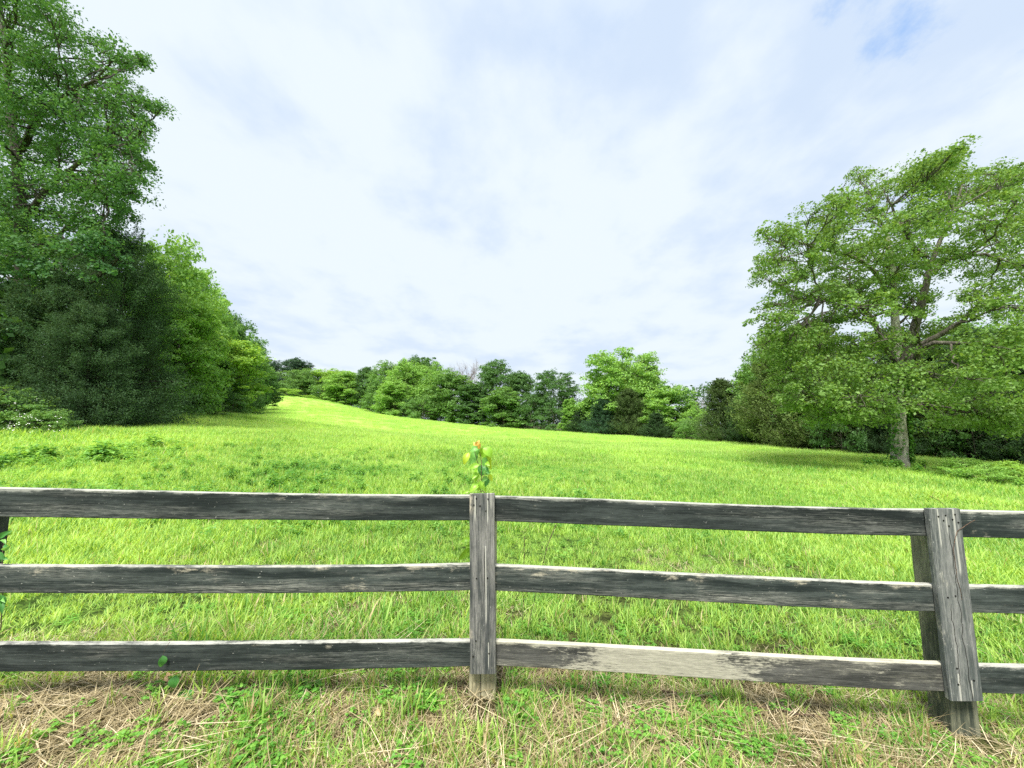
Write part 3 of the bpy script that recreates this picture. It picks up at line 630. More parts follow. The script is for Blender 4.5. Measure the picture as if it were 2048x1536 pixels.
# straw heap and dry leaves
def heap():
    r = np.random.RandomState(9); parts = []
    for k in range(170):
        a = ground_hit(r.uniform(120, 250), r.uniform(1385, 1460)); b = ground_hit(r.uniform(240, 345), r.uniform(1350, 1430))
        if r.rand() < .35: a, b = ground_hit(r.uniform(270, 345), r.uniform(1440, 1470)), ground_hit(r.uniform(220, 300), r.uniform(1365, 1395))
        t = np.linspace(0, 1, 7)[:, None]; A, B = np.array(a), np.array(b); q = A + (B - A) * t + r.normal(0, .006, (7, 3)); q[:, 2] += .01 + .05 * np.sin(t[:, 0] * 3.14) * r.rand()
        v, f, rn = tube(q, np.linspace(.0014, .0008, 7), 3); parts.append((v, f, rn + r.rand()))
    v, f, rn = cat(parts); return fast_mesh('straw_clump', v, f, {'rnd': rn})
tag(link('straw_clump', heap(), M_straw), 'flattened clump of long pale straw on the left below the bottom rail', 'straw')
M_dry = leafy('dry_leaf', trans=.15, gloss=.03, clump=20, var=.2)
for (a, b, c_, d, w_, lb) in [(330, 1362, 352, 1372, 12, 'curled tan dead leaf beside the wilted green sprig'), (428, 1352, 455, 1348, 14, 'large pinkish tan dead leaf under the bottom rail at left'),
                          (612, 1346, 636, 1352, 10, 'tan dead leaf under the bottom rail midway to the post'), (528, 1478, 540, 1462, 7, 'small orange brown leaf below the thick brown stick'),
                          (752, 1434, 762, 1442, 9, 'pale beige dead leaf just right of the thick stick'), (1712, 1528, 1728, 1534, 12, 'tan dead leaf at the lower right edge of the picture')]:
    A, B = ground_hit(a, b) + Vector((0, 0, .03)), ground_hit(c_, d) + Vector((0, 0, .025))
    o = link('dead_leaf', big_leaf(A, B, w_ * 2.3 / F, .2, .2), M_dry, None, (.50, .34, .20)); tag(o, lb, 'leaf', 'dead leaves on the ground below the fence')

# ------------------------------------------------------------------ trees
def bez(a, b, n, sag=.0, rs=rs, jit=.05):
    a, b = np.asarray(a, float), np.asarray(b, float); L = np.linalg.norm(b - a); t = np.linspace(0, 1, n)[:, None]
    m = (a + b) / 2 + np.array([0, 0, L * sag]) + rs.normal(0, L * jit, 3)
    q = (1 - t) ** 2 * a + 2 * t * (1 - t) * m + t * t * b; q[1:-1] += rs.normal(0, L * jit * .25, (n - 2, 3)); return q
def clump_leaves(centers, cr, nper, size, rs, flat=.5, up=.55, out=None, asp=.62):
    n = len(centers) * nper; c = np.repeat(centers, nper, 0); rad = np.repeat(np.broadcast_to(cr, (len(centers),)), nper)
    d = unit(rs.normal(0, 1, (n, 3))) * (rs.uniform(0, 1, n) ** .45)[:, None]
    d[:, 2] *= flat; d[:, 2] -= .25 * (d[:, 0] ** 2 + d[:, 1] ** 2)   # sprays arch downward at the rim
    p_ = c + d * rad[:, None]
    nor = np.array([0, 0, up]) + unit(rs.normal(0, 1, (n, 3))) * .9 + (0 if out is None else np.repeat(out, nper, 0) * .4)
    dr = d * [1, 1, .3] + rs.normal(0, .5, (n, 3))
    s = size * rs.lognormal(0, .25, n)
    return ovals(p_, nor, dr, s, s * asp, rs, fold=.12)
def lobes_to_leaves(lobes, rs, ncl, nper, cr, size, flat=.5, shell=.55):
    """lobes: (x,y,z,r[,rz]) -> leaf arrays and the clump centres for twigs"""
    cs, outs, rr2 = [], [], []; rm = float(np.mean([lb[3] for lb in lobes]))
    for lb in lobes:
        c = np.array(lb[:3]); r = lb[3]; k = max(3, int(ncl * rs.uniform(.75, 1.25) * (r / rm) ** 1.7))
        d = unit(rs.normal(0, 1, (k, 3))); rr_ = rs.uniform(shell, 1, k)[:, None]
        q = c + d * rr_ * r * [1, 1, .75]; cs.append(q); outs.append(d); rr2.append(np.full(k, cr * (rm * .75 + r * .25)) * rs.uniform(.5, 1.45, k))
    cs = np.concatenate(cs); outs = np.concatenate(outs); rr2 = np.concatenate(rr2)
    return clump_leaves(cs, rr2, nper, size, rs, flat, out=outs), cs, outs
def roots_trunk(H_, r0, lean, rs, top=.75, n=14):
    t = np.linspace(0, 1, n); p_ = np.stack([lean[0] * t * H_ + np.cumsum(rs.normal(0, .012, n)) * H_ * .25, lean[1] * t * H_ + np.cumsum(rs.normal(0, .012, n)) * H_ * .25, t * H_ * top - .3], -1)
    rad = r0 * (1 - .82 * t) * (1 + .5 * np.exp(-t * 22)); return p_, rad
def decid(seed, Hh=10, R=4, low=.03, nl=30, ncl=20, nper=52, size=.20, lobr=.34, cr=.44, open_=0.0, r0=.20, flat=.5, profile=None):
    """a broadleaf tree: tapered trunk with limbs, crown of leaf sprays gathered in lobes"""
    rs = np.random.RandomState(seed); tp, tr = roots_trunk(Hh, r0, rs.normal(0, .02, 2), rs, .8)
    lobes = []
    for k in range(nl):
        z = low + (1 - low) * ((k + .5) / nl) ** .85; zz_ = (z - low) / (1 - low)
        env = (math.sin(math.pi * min(.97, zz_ * .72 + .26)) ** .6) if profile is None else profile(zz_)
        a = k * 2.4 + rs.uniform(-.5, .5); rad = R * env * rs.uniform(.45, .8); lr = R * lobr * rs.uniform(.75, 1.3)
        lobes.append((rad * math.cos(a), rad * math.sin(a), Hh * z - lr * .5 * zz_, lr))
    lv, cs, outs = lobes_to_leaves(lobes, rs, ncl, nper, cr, size, flat, .35)
    wood_ = [tube(tp, tr, 8)]
    for lb in lobes:
        c = np.array(lb[:3]); zt = np.clip(c[2] - np.hypot(c[0], c[1]) * .6, Hh * .08, tp[-1, 2] * .97); i = np.argmin(abs(tp[:, 2] - zt))
        q = bez(tp[i], c, 7, -.06, rs); wood_.append(tube(q, np.linspace(tr[i] * .55, .03, 7), 5))
        near = cs[np.argsort(np.linalg.norm(cs - c, axis=1))[:6]]
        for e in near: wood_.append(tube(bez(q[rs.randint(3, 7)], e, 4, 0, rs), np.linspace(.028, .008, 4), 3))
    v, f, r = cat(wood_); tm = fast_mesh('trunk', v, f, smooth=True); cm = fast_mesh('crown', lv[0], lv[1], {'rnd': lv[2]})
    return tm, cm
def cedar(seed, Hh=8, R=2.1, n=560, nper=110, size=.125, prof=None, r0=.14, droop=.0):
    """eastern red cedar: dense fine sprays rising from the trunk, ragged pointed outline"""
    rs = np.random.RandomState(seed); tp, tr = roots_trunk(Hh, r0, rs.normal(0, .02, 2), rs, .97)
    wood_ = [tube(tp, tr, 7)]; C = []; Dv = []; Rr = []
    for k in range(n):
        z = .02 + .98 * rs.uniform(0, 1) ** 1.15; env = prof(z) if prof else (1 - z) ** .62 * (1 + .22 * math.sin(z * 9 + seed))
        a = rs.uniform(0, 6.283); Lr = R * env * (rs.uniform(.55, 1.18)) + .12
        end = np.array([Lr * math.cos(a), Lr * math.sin(a), z * Hh + Lr * (.35 - droop)]); i = min(len(tp) - 1, int(z * len(tp)))
        d = unit(end - tp[i]); C.append(end); Dv.append(d); Rr.append(R * .165 * (.75 + .6 * env))
        if k % 3 == 0: wood_.append(tube(bez(tp[i], end, 5, .04, rs), np.linspace(tr[i] * .3 + .008, .005, 5), 3))
        C.append(tp[i] + (end - tp[i]) * rs.uniform(.55, .85)); Dv.append(d); Rr.append(R * .22 * (.6 + .6 * env))
    C, Dv, Rr = np.array(C), np.array(Dv), np.array(Rr); N_ = len(C) * nper // 2
    ii = rs.randint(0, len(C), N_); dv = Dv[ii]; t = rs.uniform(-1.3, 1.3, N_)[:, None]; off = unit(rs.normal(0, 1, (N_, 3))) * (rs.uniform(0, 1, N_) ** .6)[:, None]
    p_ = C[ii] + (dv * t * .9 + off * .75 * (1.25 - np.abs(t) * .7)) * Rr[ii][:, None]
    dirn = dv + rs.normal(0, .55, (N_, 3)) + [0, 0, .25 - droop]; s = size * rs.lognormal(0, .3, N_)
    lv = ovals(p_, unit(rs.normal(0, 1, (N_, 3))) + [0, 0, .3], dirn, s, s * .34, rs, .1)
    v, f, r = cat(wood_); return fast_mesh('trunk', v, f, smooth=True), fast_mesh('crown', lv[0], lv[1], {'rnd': lv[2]})
def bare(seed, Hh=10, R=3.5):
    rs = np.random.RandomState(seed); tp, tr = roots_trunk(Hh, .16, (0, 0), rs, .9); wood_ = [tube(tp, tr, 6)]; tw = []
    for k in range(26):
        z = rs.uniform(.35, .95); i = int(z * 13); a = rs.uniform(0, 6.28); L = R * (1.2 - z * .7)
        e = tp[i] + np.array([math.cos(a) * L, math.sin(a) * L, L * .9]); q = bez(tp[i], e, 6, .05, rs); wood_.append(tube(q, np.linspace(.05, .018, 6), 4))
        for j in range(7):
            b0 = q[rs.randint(2, 6)]; e2 = b0 + rs.normal(0, .5, 3) * [1, 1, .5] + [0, 0, .8]; q2 = bez(b0, e2, 4, 0, rs); tw.append(tube(q2, np.linspace(.02, .01, 4), 3))
            for _ in range(3): tw.append(tube(bez(q2[rs.randint(1, 4)], e2 + rs.normal(0, .35, 3) + [0, 0, .2], 3, 0, rs), np.linspace(.013, .007, 3), 3))
    v, f, r = cat(wood_); v2, f2, r2 = cat(tw); return fast_mesh('trunk', v, f, smooth=True), fast_mesh('twigs', v2, f2, {'rnd': r2})

rnd_prof = lambda z: max(.25, math.sin(math.pi * min(.97, z * .7 + .22)) ** .6)
PR = {
    'round': [decid(101, 10, 4.4), decid(102, 10, 4.2, nl=34, lobr=.31), decid(103, 10, 4.6, nl=26, lobr=.38), decid(104, 10, 3.8, nl=30, profile=rnd_prof)],
    'tall': [decid(111, 10, 3.0, nl=30, lobr=.42), decid(112, 10, 2.7, nl=30, lobr=.42)],
    'open': [decid(121, 10, 4.6, low=.16, profile=lambda z: max(.6, math.sin(math.pi * min(.8, z * .5 + .22)) * 1.05), nl=44, ncl=15, nper=46, lobr=.27, cr=.5, size=.19, flat=.4, r0=.16)],
    'cedar': [cedar(131, 8, 2.3), cedar(132, 8, 2.2), cedar(133, 8, 2.5)],
    'bush': [decid(141, 4, 2.6, low=.05, nl=14, ncl=14, nper=48, size=.13, r0=.06), decid(142, 4, 2.4, low=.04, nl=12, size=.12, ncl=14, nper=48, r0=.06)],
    'bare': [bare(151)],
}
KH = {'round': 10, 'tall': 10, 'open': 10, 'cedar': 8, 'bush': 4, 'bare': 10}; KR = {'round': 4.4, 'tall': 3.1, 'open': 4.6, 'cedar': 2.4, 'bush': 2.6, 'bare': 4}
CO = {'br': (.23, .43, .09), 'md': (.15, .30, .075), 'dk': (.09, .20, .055), 'yl': (.27, .47, .08), 'ce': (.08, .13, .045), 'cd': (.05, .10, .042), 'bl': (.05, .11, .06), 'gy': (.14, .24, .09), 'ol': (.12, .18, .055)}
def extent(m, q=99.3):
    a = np.empty(len(m.vertices) * 3, np.float32); m.vertices.foreach_get('co', a); a = a.reshape(-1, 3)
    return float(np.percentile(a[:, 2], q + .5)), float(np.percentile(np.hypot(a[:, 0], a[:, 1]), 97))
EXT = {m[1].name: extent(m[1]) for v in PR.values() for m in v}
_cnt = {}
def place(name, kind, px, ytop, D, wpx, colk, label, group, cat_='tree', kmin=None):
    """stands a tree on the terrain at photo column px, distance D; its height and width follow from the photo"""
    g0 = P(px, 850, D); z0 = h1_(g0.x, g0.y) - .15; top = P(px, ytop, D).z; Ht = max(.8, top - z0); Rw = wpx / 2 * D / F
    i = _cnt.get(kind, 0); _cnt[kind] = i + 1; tm, cm = PR[kind][i % len(PR[kind])]
    ez_, er_ = EXT[cm.name]; s = Ht / ez_; sw = Rw / er_ * (1.22 if kind in ('round', 'tall', 'bush', 'cedar') and D > 45 else 1.08)
    t = empty(name, (g0.x, g0.y, z0), (i * 2.1) % 6.28); t.scale = (sw, sw, s); tag(t, label, cat_, group)
    tr = link('trunk', tm, M_bare if kind == 'bare' else M_bark, t)
    c = link('crown', cm, M_cedar if kind == 'cedar' else (M_bare if kind == 'bare' else M_leaf), t, CO[colk]); return t
GF = 'trees along the far edge of the field'; GL = 'trees of the wood on the left'; GR_ = 'trees on the right behind the lone tree'
rows = [
    # far left corner of the field
    ('pine_tree', 'round', 541, 722, 150, 36, 'bl', 'dark small crowned tree rising behind the grassy hilltop, left of the pair', GF),
    ('pine_tree', 'round', 582, 717, 152, 66, 'bl', 'wider dark tree rising behind the grassy hilltop', GF),
    ('shrub', 'bush', 553, 763, 118, 46, 'md', 'dark green shrub at the left foot of the hilltop trees', GF),
    ('shrub', 'bush', 571, 776, 116, 48, 'yl', 'low bright yellow green shrub on the crest of the hill', GF),
    ('shrub', 'bush', 612, 790, 120, 34, 'yl', 'tiny bright shrub on the hill edge right of the crest shrub', GF),
    ('locust_tree', 'round', 597, 738, 134, 70, 'md', 'rounded mid green tree just right of the dark hilltop trees', GF),
    ('locust_tree', 'round', 643, 738, 138, 60, 'yl', 'pale yellow green tree with its crown above the hill edge', GF),
    ('locust_tree', 'round', 675, 742, 150, 60, 'gy', 'greyish tree showing behind the bright yellow green one', GF),
    ('locust_tree', 'bush', 660, 762, 128, 70, 'md', 'low mid green tree on the hill edge beneath the paler crowns', GF),
    ('locust_tree', 'round', 692, 743, 126, 74, 'br', 'bright yellow green round tree at the left of the far row', GF),
    ('locust_tree', 'tall', 731, 735, 124, 44, 'dk', 'narrow dark tree between the bright tree and the tall grove', GF),
    ('ash_tree', 'round', 772, 722, 114, 80, 'md', 'mid green tree at the left shoulder of the tall grove', GF),
    ('ash_tree', 'round', 838, 712, 122, 78, 'dk', 'tallest dark crowned tree at the top of the grove', GF),
    ('ash_tree', 'round', 812, 722, 106, 80, 'br', 'bright crowned tree at the middle of the tall grove', GF),
    ('ash_tree', 'round', 786, 762, 101, 66, 'br', 'lower bright tree at the field edge in front of the grove', GF),
    ('ash_tree', 'round', 872, 729, 104, 66, 'br', 'light green tree with a pale trunk right of the grove', GF),
    ('ash_tree', 'bush', 846, 790, 97, 62, 'md', 'small tree at the field edge under the light green tree', GF),
    ('ash_tree', 'bush', 820, 795, 99, 40, 'dk', 'small dark tree tucked at the foot of the grove', GF),
    ('bare_tree', 'bare', 934, 718, 118, 56, 'gy', 'leafless pale grey tree poking above the far row', GF),
    ('bare_tree', 'bare', 902, 728, 116, 44, 'gy', 'smaller leafless tree left of the taller bare one', GF),
    ('ash_tree', 'round', 905, 743, 100, 80, 'md', 'mid green tree below the two bare trees', GF),
    ('maple_tree', 'round', 988, 721, 96, 84, 'dk', 'dense dark green tree with a lumpy top, centre of the far row', GF),
    ('maple_tree', 'tall', 940, 768, 93, 56, 'dk', 'shorter dark tree left of the lumpy topped one', GF),
    ('maple_tree', 'round', 1036, 744, 96, 74, 'dk', 'dark green tree right of the lumpy topped one', GF),
    ('maple_tree', 'tall', 1006, 775, 88, 70, 'md', 'lower mid green tree in front of the lumpy topped one', GF),
    ('maple_tree', 'open', 1107, 744, 89, 92, 'dk', 'dark open crowned tree with visible limbs left of the sky gap', GF),
    ('maple_tree', 'bush', 1062, 790, 87, 70, 'dk', 'small dark tree at the foot of the open crowned dark tree', GF),
    ('maple_tree', 'bush', 1110, 812, 83, 60, 'dk', 'low dark tree left of the bright sapling', GF),
    ('sapling', 'tall', 1140, 798, 80, 34, 'br', 'bright narrow sapling at the field edge beside the sky gap', GF),
    ('sapling', 'tall', 1176, 796, 79, 40, 'br', 'light green sapling right of the bright narrow one', GF),
    ('hackberry_tree', 'open', 1248, 704, 76, 150, 'br', 'large light green tree with broad domed crown right of the sky gap', GF),
    ('hackberry_tree', 'round', 1246, 716, 79, 112, 'br', 'dense light green tree crowded into the back of the domed one', GF),
    ('hackberry_tree', 'tall', 1310, 750, 74, 50, 'br', 'upright light green tree on the right flank of the domed tree', GF),
    ('cedar_tree', 'cedar', 1160, 822, 78, 44, 'cd', 'small dark cedar below the sky gap', GF),
    ('cedar_tree', 'cedar', 1205, 798, 72, 64, 'bl', 'bluish dark cedar low in front of the domed light green tree', GF),
    ('cedar_tree', 'cedar', 1258, 778, 70, 76, 'ce', 'brownish cedar right of the bluish one', GF),
    ('dogwood_tree', 'round', 1340, 772, 66, 92, 'br', 'broad bright green tree low at the field edge', GF),
    ('cedar_tree', 'cedar', 1312, 826, 62, 50, 'cd', 'dark small cedar in front of the broad bright tree', GF),
    ('bare_tree', 'bare', 1398, 786, 84, 64, 'gy', 'low reddish bare twigged tree in the dip of the skyline', GF),
    ('shrub', 'bush', 1398, 812, 56, 70, 'br', 'pale green shrub in the dip left of the pointed cedar', GF),
    ('shrub', 'bush', 1372, 838, 54, 50, 'md', 'low green shrub at the field edge below the dip', GF),
    ('cedar_tree', 'cedar', 1446, 758, 50, 84, 'ce', 'pointed cedar standing alone above the dip of the skyline', GR_),
    ('cedar_tree', 'cedar', 1482, 790, 47, 60, 'cd', 'small dark cedar right of the pointed one', GR_),
    ('hackberry_tree', 'tall', 1505, 735, 48, 56, 'br', 'bright leafy tree wedged between two cedars', GR_),
    ('hackberry_tree', 'round', 1545, 700, 46, 120, 'md', 'rounded green tree rising just left of the olive cedars', GR_),
    ('hackberry_tree', 'round', 1610, 672, 44, 130, 'md', 'taller green tree filling in behind the olive cedars', GR_),
    ('hackberry_tree', 'round', 1950, 640, 38, 190, 'md', 'broad green tree behind the lone tree, right of its trunk', GR_),
    ('cedar_tree', 'cedar', 1560, 668, 40, 150, 'ol', 'large olive cedar left behind the lone tree', GR_),
    ('cedar_tree', 'cedar', 1640, 640, 35, 150, 'ol', 'tall olive cedar behind the lowest left boughs of the lone tree', GR_),
    ('cedar_tree', 'cedar', 1715, 690, 32, 150, 'ce', 'dark cedar directly left of the lone tree trunk', GR_),
    ('cedar_tree', 'cedar', 1800, 660, 33, 160, 'cd', 'dark cedar directly behind the lone tree trunk', GR_),
    ('cedar_tree', 'cedar', 1880, 690, 31, 170, 'cd', 'dark cedar just right of the lone tree trunk', GR_),
    ('cedar_tree', 'cedar', 1965, 660, 30, 180, 'cd', 'broad dark cedar further right of the lone tree trunk', GR_),
    ('cedar_tree', 'cedar', 2060, 650, 28, 190, 'cd', 'dark cedar cut by the right edge of the picture', GR_),
    ('cedar_tree', 'cedar', 1590, 800, 36, 90, 'ol', 'short olive cedar at the field edge left of the lone tree', GR_),
    ('shrub', 'bush', 1680, 765, 31, 110, 'dk', 'dark leafy shrub at the field edge under the left boughs', GR_),
    ('cedar_tree', 'cedar', 1760, 805, 29.5, 110, 'cd', 'short dark cedar close behind the lone tree base on the left', GR_),
    ('shrub', 'bush', 1850, 780, 29, 120, 'dk', 'dark leafy shrub close behind the lone tree base on the right', GR_),
    ('shrub', 'bush', 1945, 745, 27.5, 140, 'md', 'mid green leafy shrub by the bramble patch', GR_),
    ('cedar_tree', 'cedar', 2040, 800, 26, 140, 'cd', 'short dark cedar at the right edge above the brambles', GR_),
    ('bramble_bush', 'bush', 1925, 915, 14.6, 120, 'br', 'light green bramble bush right of the lone tree trunk', GR_),
    ('bramble_bush', 'bush', 2020, 922, 13.2, 150, 'yl', 'low yellow green bramble bush at the right edge of the field', GR_),
    ('bramble_bush', 'bush', 1965, 940, 12.8, 90, 'br', 'smallest bramble bush, in front of the other two', GR_),
    # wood on the left, far to near
    ('oak_tree', 'round', 519, 742, 84, 56, 'dk', 'round dark tree where the left wood meets the hilltop', GL),
    ('oak_tree', 'tall', 500, 692, 78, 52, 'dk', 'dark tree with a hooked top at the far end of the left wood', GL),
    ('oak_tree', 'round', 478, 668, 66, 84, 'md', 'mid green tree just left of the hooked dark one', GL),
    ('oak_tree', 'round', 440, 628, 56, 100, 'dk', 'dark crown on the sloping skyline of the left wood', GL),
    ('oak_tree', 'round', 398, 574, 47, 120, 'md', 'grey green crown high on the sloping skyline of the left wood', GL),
    ('walnut_tree', 'round', 428, 668, 36, 165, 'yl', 'bright lime tree with layered boughs at the corner of the wood', GL),
    ('walnut_tree', 'round', 355, 540, 36, 150, 'br', 'bright green tree on the skyline above the lime tree', GL),
    ('walnut_tree', 'round', 372, 640, 34, 130, 'md', 'green tree between the lime tree and the skyline crown', GL),
    ('walnut_tree', 'round', 300, 478, 29, 200, 'br', 'tall bright green tree next to the huge dark one', GL),
    ('walnut_tree', 'round', 345, 590, 27, 150, 'br', 'mid green tree low beside the dark cedars', GL),
    ('shrub', 'bush', 385, 795, 29, 120, 'gy', 'low brambly shrub at the foot of the left wood', GL),
    ('shrub', 'bush', 462, 786, 34, 70, 'dk', 'dark shrub at the foot of the bright lime tree', GL),
    ('shrub', 'bush', 500, 775, 44, 50, 'dk', 'dark shrub beyond the lime tree at the wood corner', GL),
    ('shrub', 'bush', 320, 800, 25, 90, 'md', 'dark shrub right beside the big cedar foot', GL),
]
for r in rows: place(*r)

# ---- near trees, built to their own outline -------------------------
def custom_tree(name, label, base_px, D, lobes_px, seed, colr, group, r0, trunk_top_px, nlimb=14, ncl=13, nper=46, size=.16, cr=.42, flat=.45, depth=1.0, bark_=M_bark, limb_=None, asp=.62, extra=(), rad_k=1.0, shell=.35, fork=()):
    rs = np.random.RandomState(seed); b = P(base_px[0], base_px[1], D); b.z = h1_(b.x, b.y) - .1
    root = empty(name, b); tag(root, label, 'tree', group)
    B = np.array(b); tops = [np.array(P(x, y, D)) - B for x, y in trunk_top_px]
    pth = np.array([np.zeros(3)] + tops); t = np.linspace(0, 1, len(pth)); tt = np.linspace(0, 1, 26)
    tp = np.stack([np.interp(tt, t, pth[:, k]) for k in range(3)], -1); tp[1:-1] = (tp[:-2] + tp[1:-1] * 2 + tp[2:]) / 4; tp[:, :2] += rs.normal(0, .02, (26, 2))
    Ht = tp[-1, 2]; tr = r0 * (1 - .80 * tt) * (1 + .28 * np.exp(-tt * 30))
    v, f, r = tube(tp, tr, 14); link('trunk', fast_mesh('trunk', v, f, smooth=True), bark_, root)
    lobes = []
    for (x, y, rp) in lobes_px:
        rr_ = rp * D / F * rad_k
        for dd in ((0,) if depth == 0 else rs.permutation([-1, 0, 1])[:2 if rs.rand() < .75 else 3]):
            q = np.array(P(x + rs.normal(0, rp * .12), y + rs.normal(0, rp * .12), D)) - B; k = (D + dd * depth * rs.uniform(.5, 1.2)) / D
            q = (np.array(P(x, y, D * k)) - B); lobes.append((*q, rr_ * rs.uniform(.8, 1.15)))
    lv, cs, outs = lobes_to_leaves(lobes, rs, ncl, nper, cr, size, flat, shell)
    link('crown', fast_mesh('crown', lv[0], lv[1], {'rnd': lv[2]}), M_leaf, root, colr)
    # limbs: each major bough is a branch of its own
    order = rs.permutation(len(lobes)); wood_ = []; made = 0; bough_paths = []
    for x0 in fork:
        q = np.array([np.array(P(x, y, D + dz)) - B for x, y, dz, *_ in x0]); t3 = np.linspace(0, 1, len(q)); t4 = np.linspace(0, 1, 16)
        q = np.stack([np.interp(t4, t3, q[:, k]) for k in range(3)], -1); q[1:-1] = (q[:-2] + q[1:-1] + q[2:]) / 3; q += rs.normal(0, .02, q.shape); bough_paths.append((q, x0[0][3] if len(x0[0]) > 3 else r0 * .4))
    for j in order:
        c = np.array(lobes[j][:3]); hz = np.hypot(c[0] - tp[-1, 0] * .5, c[1]); zt = np.clip(c[2] - hz * .55, Ht * .28, Ht * .98)
        # nearest start: trunk or an existing bough
        best = tp[np.argmin(abs(tp[:, 2] - zt))]; rb = tr[np.argmin(abs(tp[:, 2] - zt))] * .5
        for q, rr_ in bough_paths:
            i = np.argmin(np.linalg.norm(q - c, axis=1)); i = max(2, i - 2)
            if np.linalg.norm(q[i] - c) < np.linalg.norm(best - c) * .7: best = q[i]; rb = rr_ * .45 * (1 - i / len(q) * .5)
        q = bez(best, c, 9, -.05, rs, .05)
        if made < nlimb: bough_paths.append((q, rb)); made += 1
        else: wood_.append(tube(q, np.linspace(min(rb, .07), .018, 9), 5))
        near = cs[np.argsort(np.linalg.norm(cs - c, axis=1))[:8]]
        for e in near: wood_.append(tube(bez(q[rs.randint(4, 9)], e, 5, 0, rs, .08), np.linspace(.025, .006, 5), 3))
    for q, rr_ in bough_paths:
        v, f, r = tube(q, np.linspace(rr_, .03, len(q)), 8); link('branch', fast_mesh('branch', v, f, smooth=True), limb_ or bark_, root)
    v, f, r = cat(wood_); link('twigs', fast_mesh('twigs', v, f, smooth=True), limb_ or bark_, root)
    return root, tp, tr
# the lone tree on the right
OL = [(1880, 322, 42), (1900, 310, 30), (1860, 345, 45), (1585, 600, 36), (1560, 570, 30), (1540, 610, 26), (1600, 655, 40), (1560, 700, 42), (1600, 780, 48), (1640, 830, 34), (1580, 800, 30), (1690, 835, 30), (1660, 780, 46), (1720, 790, 46), (1780, 800, 34), (1560, 770, 36), (1700, 560, 44), (1830, 620, 32), (1750, 610, 40), (1800, 530, 44), (1660, 480, 40), (1700, 400, 36), (1990, 350, 34), (2040, 350, 34), (2000, 830, 44), (1900, 840, 30), (1620, 430, 24), (1680, 395, 26),
      (1880, 335, 45), (1830, 370, 50), (1770, 375, 45), (1720, 350, 28), (1740, 415, 48), (1935, 370, 50), (1985, 395, 45), (2035, 390, 40), (2080, 430, 60), (1890, 420, 60), (1820, 440, 55), (1960, 450, 60), (2030, 470, 60),
      (1680, 430, 42), (1650, 455, 36), (1615, 490, 40), (1570, 470, 32), (1530, 470, 26), (1545, 520, 34), (1520, 548, 26), (1590, 545, 42), (1650, 525, 45), (1710, 500, 52), (1770, 495, 52), (1850, 510, 60), (1930, 520, 55), (2000, 540, 55), (2070, 540, 60),
      (1620, 590, 34), (1670, 585, 40), (1720, 580, 44), (1780, 570, 42), (1830, 590, 36), (1700, 630, 38), (1650, 640, 36), (1960, 600, 42), (2020, 610, 48), (2080, 620, 55), (1900, 650, 38),
      (1545, 640, 30), (1530, 680, 32), (1580, 680, 42), (1640, 690, 48), (1700, 690, 52), (1770, 680, 55), (1840, 680, 50), (1920, 700, 52), (1990, 690, 55), (2060, 700, 60),
      (1570, 740, 40), (1630, 750, 48), (1690, 760, 50), (1750, 750, 52), (1810, 740, 50), (1870, 750, 52), (1940, 760, 55), (2010, 770, 55), (2080, 780, 60), (1620, 800, 34), (1670, 810, 38), (1730, 812, 34), (1760, 835, 22), (1860, 810, 40), (1920, 820, 42), (1990, 830, 40), (2050, 830, 42),
      (2160, 450, 80), (2180, 560, 90), (2170, 680, 90), (2160, 790, 80)]
oak, otp, otr = custom_tree('lone_tree', 'large spreading lone tree with pale trunk at the right of the field', (1800, 940), 18, OL, 7, (.15, .27, .058), None, .31,
    [(1799, 880), (1797, 820), (1792, 760), (1795, 700), (1792, 640), (1788, 560), (1780, 500), (1772, 450)], nlimb=14, ncl=11, nper=74, size=.105, cr=.50, flat=.42, depth=3.6, bark_=M_barkoak, limb_=M_bark,
    fork=[[(1793, 740, 0, .22), (1820, 680, -.3), (1842, 620, -.5), (1852, 560, -.6), (1866, 515, -.8), (1905, 430, -1), (1925, 370, -1)],
          [(1868, 545, -.7, .13), (1885, 522, -1), (1930, 508, -1.6), (1990, 512, -2.2), (2050, 540, -2.6)], [(1853, 515, -.7, .12), (1825, 495, -1), (1805, 450, -1.3), (1790, 430, -1.4), (1775, 390, -1.5)],
          [(1795, 765, 0, .16), (1840, 690, -1.2), (1900, 660, -2), (1960, 610, -2.6), (2030, 590, -3)], [(1793, 730, 0, .13), (1750, 650, -.8), (1720, 605, -1), (1660, 600, -1.6), (1620, 590, -2)],
          [(1790, 610, 0, .11), (1750, 540, -.6), (1700, 510, -1), (1640, 500, -1.4), (1585, 480, -1.8)], [(1795, 775, 0, .13), (1850, 685, -2), (1940, 688, -3), (2030, 700, -3.6)],
          [(1795, 790, 0, .10), (1740, 790, -1), (1680, 800, -2), (1630, 810, -2.6)]])
oak.rotation_euler = (0, 0, 0)
def ivy(root, tp, tr, n, seed, zlo, zhi, sides, label):
    rs = np.random.RandomState(seed); z = rs.uniform(zlo, zhi, n); i = np.clip(np.searchsorted(tp[:, 2], z), 0, len(tp) - 1)
    a = rs.choice(sides, n) + rs.normal(0, .45, n); rr_ = tr[i] * 1.12 + rs.uniform(0, .16, n)
    p_ = np.stack([tp[i, 0] + rr_ * np.cos(a), tp[i, 1] + rr_ * np.sin(a), z], -1); dr = rs.normal(0, 1, (n, 3)); nr_ = np.stack([np.cos(a), np.sin(a), rs.uniform(0, .8, n)], -1) + rs.normal(0, .3, (n, 3))
    v, f, r = ovals(p_, nr_, dr, .14, .11, rs); o = link('ivy', fast_mesh('ivy', v, f, {'rnd': r}), M_leaf, None, (.10, .25, .04)); o.location = root.location; tag(o, label, 'vine'); return o
